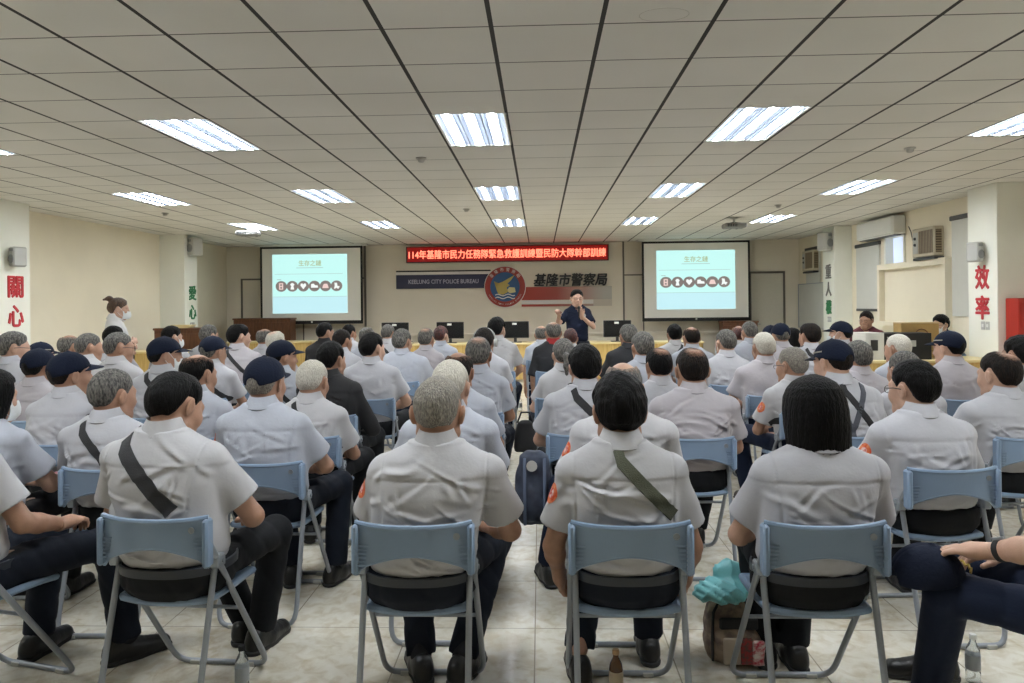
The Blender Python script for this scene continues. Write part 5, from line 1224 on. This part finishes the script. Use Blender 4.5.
 (553, 322, 8.6, dict(hy=4, hc='s', hs='bald', shirt='vest', collar_m=None, seed=55, skin=0, w=1.05, redc=1, arms='hang'), 'bald man in black vest with red collar by the aisle'),
 (691, 327, 8.3, dict(hy=6, hc='d', hs='bald', shirt='grey2', seed=56, skin=0, w=1.05), 'bald-topped man below the right screen left corner'),
 (749, 322, 8.85, dict(hy=10, hc='s', hs='crop', shirt='grey2', seed=57, skin=0), 'sandy-grey-haired man before the brown cabinet, right'),
 (780, 324, 8.2, dict(hy=12, cap=1, hc='s', shirt='grey3', seed=58, skin=0), 'man in round navy cap under the right screen corner'),
 (840, 322, 8.1, dict(hy=62, cap=2, hc='k', mask=1, shirt='grey0', seed=59, skin=1), 'masked man in navy cap facing left, right block'),
 # ninth row and beyond
 (209, 326, 9.0, dict(hy=-30, hc='s', hs='short', shirt='grey0', seed=60), 'grey-haired head beyond the blue-black cap, left'),
 (265, 329, 9.3, dict(hy=-30, hc='s', hs='bald', shirt='grey0', seed=61, skin=2), 'brown bald head right of the flat-haired young man'),
 (325, 323, 9.2, dict(hy=-40, hc='k', hs='crop', shirt='black', long=1, seed=62, skin=0, w=1.05), 'man in black jacket directly beneath the left screen'),
 (367, 328, 9.6, dict(hy=-20, hc='s', hs='flat', shirt='grey2', seed=63), 'dark-grey head beyond the pale-shirted right-facing man'),
 (388, 325, 10.2, dict(hy=-20, hc='s', hs='crop', shirt='grey1', strap='L', seed=64, skin=1), 'cropped man hiding the leftmost monitor'),
 (441, 327, 10.0, dict(hy=-24, hc='r', hs='short', shirt='grey2', seed=65, skin=1), 'red-haired person in a grey shirt'),
 (570, 329, 9.6, dict(hy=4, hc='r', hs='crop', shirt='grey1', seed=66, skin=0), 'low brown head at the right of red-collared man'),
 (674, 325, 9.4, dict(hy=4, hc='k', hs='short', shirt='grey1', strap='R', seed=67, skin=0, w=1.1), 'black-haired man with thin strap under the right screen'),
 (770, 326, 9.4, dict(hy=20, cap=1, hc='s', shirt='grey0', seed=68), 'small dark cap behind the round navy cap'),
 (738, 326, 9.9, dict(hy=6, hc='r', hs='bald', shirt='grey1', seed=69, skin=2), 'reddish bald head left of sandy-grey-haired man'),
 (791, 329, 10.2, dict(hy=30, hc='k', hs='bob', mask=1, shirt='grey0', fem=1, seed=70), 'masked woman with dark hair by the whiteboard'),
 (541, 326, 10.3, dict(hy=0, hc='s', hs='bald', shirt='grey2', seed=71, skin=0, arms='hang', w=1.0), 'man at the aisle left of the red-collared man'),
 (349, 325, 10.6, dict(hy=-30, hc='k', hs='crop', shirt='grey0', seed=72, skin=2), 'small dark head right of the far black jacket'),
 (604, 333, 7.2, dict(hy=4, hc='d', hs='crop', shirt='grey2', seed=73), 'grey shoulder seen between low brown head and black vest'),
 (709, 334, 8.0, dict(hy=4, hc='s', hs='crop', shirt='grey1', seed=74), 'grey shoulder seen right of the bald-topped man'),
]
PEOPLE = PEOPLE[:-2]
EXTRA = {}
for n_, (px, py, Y, P, who) in enumerate(PEOPLE):
    X = at(px, Y); H = P.get('H') or min(1.43, max(1.10, zat(px, py, Y)))
    yaw = math.radians(P.get('yaw', 0)); lod = 0 if Y < 3.4 else (1 if Y < 5.8 else 2)
    if P.get('redc'): P['collar_m'] = mat('collar_red', (.35, .02, .02), .8)
    P.setdefault('seed', n_ + 1)
    lx, ly = P.get('lx', 0.0), P.get('ly', 0.0)
    if 'root' in P: X, Y = P['root']; lx = ly = 0
    rx = X - (lx * math.cos(yaw) - ly * math.sin(yaw)); ry = Y - (lx * math.sin(yaw) + ly * math.cos(yaw))
    b_, info = make_person((rx, ry), yaw, H, lod, P, who)
    EXTRA[px] = (b_, info)
    place_chair(rx, ry, yaw, 'blue chair under the ' + rm(who))
# cap lying on the knee of the man at the right edge, and his watch
b_, info = EXTRA[1098]
cv, cq = cap_mesh(0); cr = mesh_np('baseball_cap', cv * 1.08, cq, M_CAP)
cw = b_.matrix_basis @ Vector((-.125, .51, .565)); cr.location = cw; cr.rotation_euler = (math.radians(-6), math.radians(6), math.radians(-95)); tag(cr, 'navy cap resting on the knee at the right edge', 'cap')
vm = visor_mb(); vm.v = [tuple(c_ * 1.08 for c_ in q) for q in vm.v]; vm.build('visor', M_CAP, cr, True)
eb = MB()
for i in range(7):
    an = -.5 + i * .16; eb.tube([(math.sin(an) * .09, .108 * math.cos(an) + .008, .075 + .01 * (i % 2)), (math.sin(an + .13) * .09, .108 * math.cos(an + .13) + .008, .085 - .01 * (i % 2))], .004, 5)
eb.build('gold_emblem', mat('gold_thread', (.6, .42, .08), .5), cr, True)
Wl, El = info['W'][0], info['E'][0]; dn = (Wl - El).normalized(); c0 = Wl - dn * .045; R_ = frame_from(dn, (0, 0, 1)).to_4x4()
wm = MB().lathe([(.033, -.011), (.036, -.008), (.036, .008), (.033, .011), (.030, 0)], n=20, M=Matrix.Translation(c0) @ R_ @ Matrix.Rotation(PI / 2, 4, 'X'))
wt = wm.build('wristwatch', M_BLACKM, b_, True); MB().lathe([(.001, .034), (.018, .034), (.018, .042), (.001, .043)], n=18, M=Matrix.Translation(c0) @ R_).build('watch_dial', M_BRKT, wt, True)
# pink thing held low by the masked woman at the left edge
b_, info = EXTRA[-10]
q_ = b_.matrix_basis @ Vector((.12, .36, .645)); o = MB(); o.box((-.08, -.05, -.012), (.08, .05, .012), .01); o = o.build('pouch', mat('pouch_pink', (.42, .16, .20), .6, bump=.4, bscale=30), None, True); o.location = q_; o.rotation_euler = (.4, -.2, .5); tag(o, 'small pink pouch in the lap of the left-edge woman', 'pouch')

# ---- standing and table people
X = at(577, 11.2)
spk, info = make_person((X, 11.2), PI - .12, zat(577, 290, 11.2), 1, dict(stand=1, hc='k', hs='flat', shirt='navy', tr=0, skin=1, hy=14, pitch=2, glasses=1, face=1, seed=80, w=.90, curl=1.1, wr=.6,
    arms=(((-.25, .10, 1.20), (-.09, .26, 1.36), (.2, .4, .8), (0, 1, 0)), ((.28, .14, 1.24), (.24, .38, 1.40), (.1, .8, .5), (0, -.2, 1)))), 'speaker standing in navy polo shirt with microphone, gesturing', group='people along the hall sides')
hp = spk.matrix_basis @ (info['W'][0] + Vector((.04, .075, .06)))
root = empty('microphone', hp); tag(root, 'black microphone held before the chest of the standing speaker', 'microphone'); root.rotation_euler = (.35, 0, 0)
MB().lathe([(.001, -.10), (.011, -.10), (.014, .04), (.014, .05), (.001, .05)], n=12).build('handle', M_BLACKM, root, True); MB().lathe([(.001, .05), (.02, .055), (.025, .075), (.02, .095), (.001, .102)], n=14).build('mic_head', M_DGREY, root, True)
o = MB().lathe([(.001, 0), (.04, 0), (.04, .002), (.001, .002)], n=18, M=Matrix.Translation((-.10, .135, 1.37)) @ Matrix.Rotation(-PI / 2, 4, 'X')).build('chest_badge', M_GREYP, spk, True)
X = at(119, 9.0)
wo, info = make_person((X, 9.0), math.radians(-62), zat(120, 299, 9.0), 1, dict(stand=1, hc='b', hs='bun', shirt='white', tr=1, skin=1, mask=1, face=1, fem=1, seed=81, w=1.0, arms='cross', wr=.8), 'standing woman in white shirt and mask, hair bun, arms crossed', group='people along the hall sides')
for px, py, Y, yw, P, who in ((866, 312, 11.3, 155, dict(hc='d', hs='short', shirt='maroon', glasses=1, face=1, seed=82, skin=0, hy=-20, w=1.1), 'man in maroon shirt sitting behind the boxes at right wall'),
                              (940, 316, 10.75, 120, dict(hc='k', hs='thick', shirt='navy', mask=1, glasses=1, face=1, seed=83, skin=1, hy=-8), 'masked black-haired man in navy behind the yellow table')):
    X = at(px, Y); yaw = math.radians(yw)
    make_person((X, Y), yaw, zat(px, py, Y), 1, P, who, group='people along the hall sides')
    place_chair(X, Y, yaw, 'blue chair under the ' + rm(who))

# ------------------------------------------------------------------ camera, world, colour
cd = bpy.data.cameras.new('camera'); cam = bpy.data.objects.new('camera', cd); C.objects.link(cam)
cd.sensor_width = 36; cd.lens = FOC / 1024 * 36; cd.shift_y = -36.3 / 1024; cd.clip_start = .05
cam.location = (0, 0, CAM_Z); fw = Vector((-SY, CY, 0)); rt = Vector((CY, SY, 0)); upv = Vector((0, 0, 1))
rt2 = rt * math.cos(ROLL) - upv * math.sin(ROLL); up2 = upv * math.cos(ROLL) + rt * math.sin(ROLL)
cam.rotation_euler = Matrix((rt2, up2, -fw)).transposed().to_euler()
bpy.context.scene.camera = cam
w_ = bpy.data.worlds.new('world'); bpy.context.scene.world = w_; w_.use_nodes = True
w_.node_tree.nodes['Background'].inputs[0].default_value = (.5, .6, .8, 1); w_.node_tree.nodes['Background'].inputs[1].default_value = .3
sc = bpy.context.scene
sc.view_settings.view_transform = 'Standard'; sc.view_settings.look = 'None'; sc.view_settings.gamma = 1; sc.view_settings.exposure = 0.5
sc.view_settings.use_curve_mapping = False
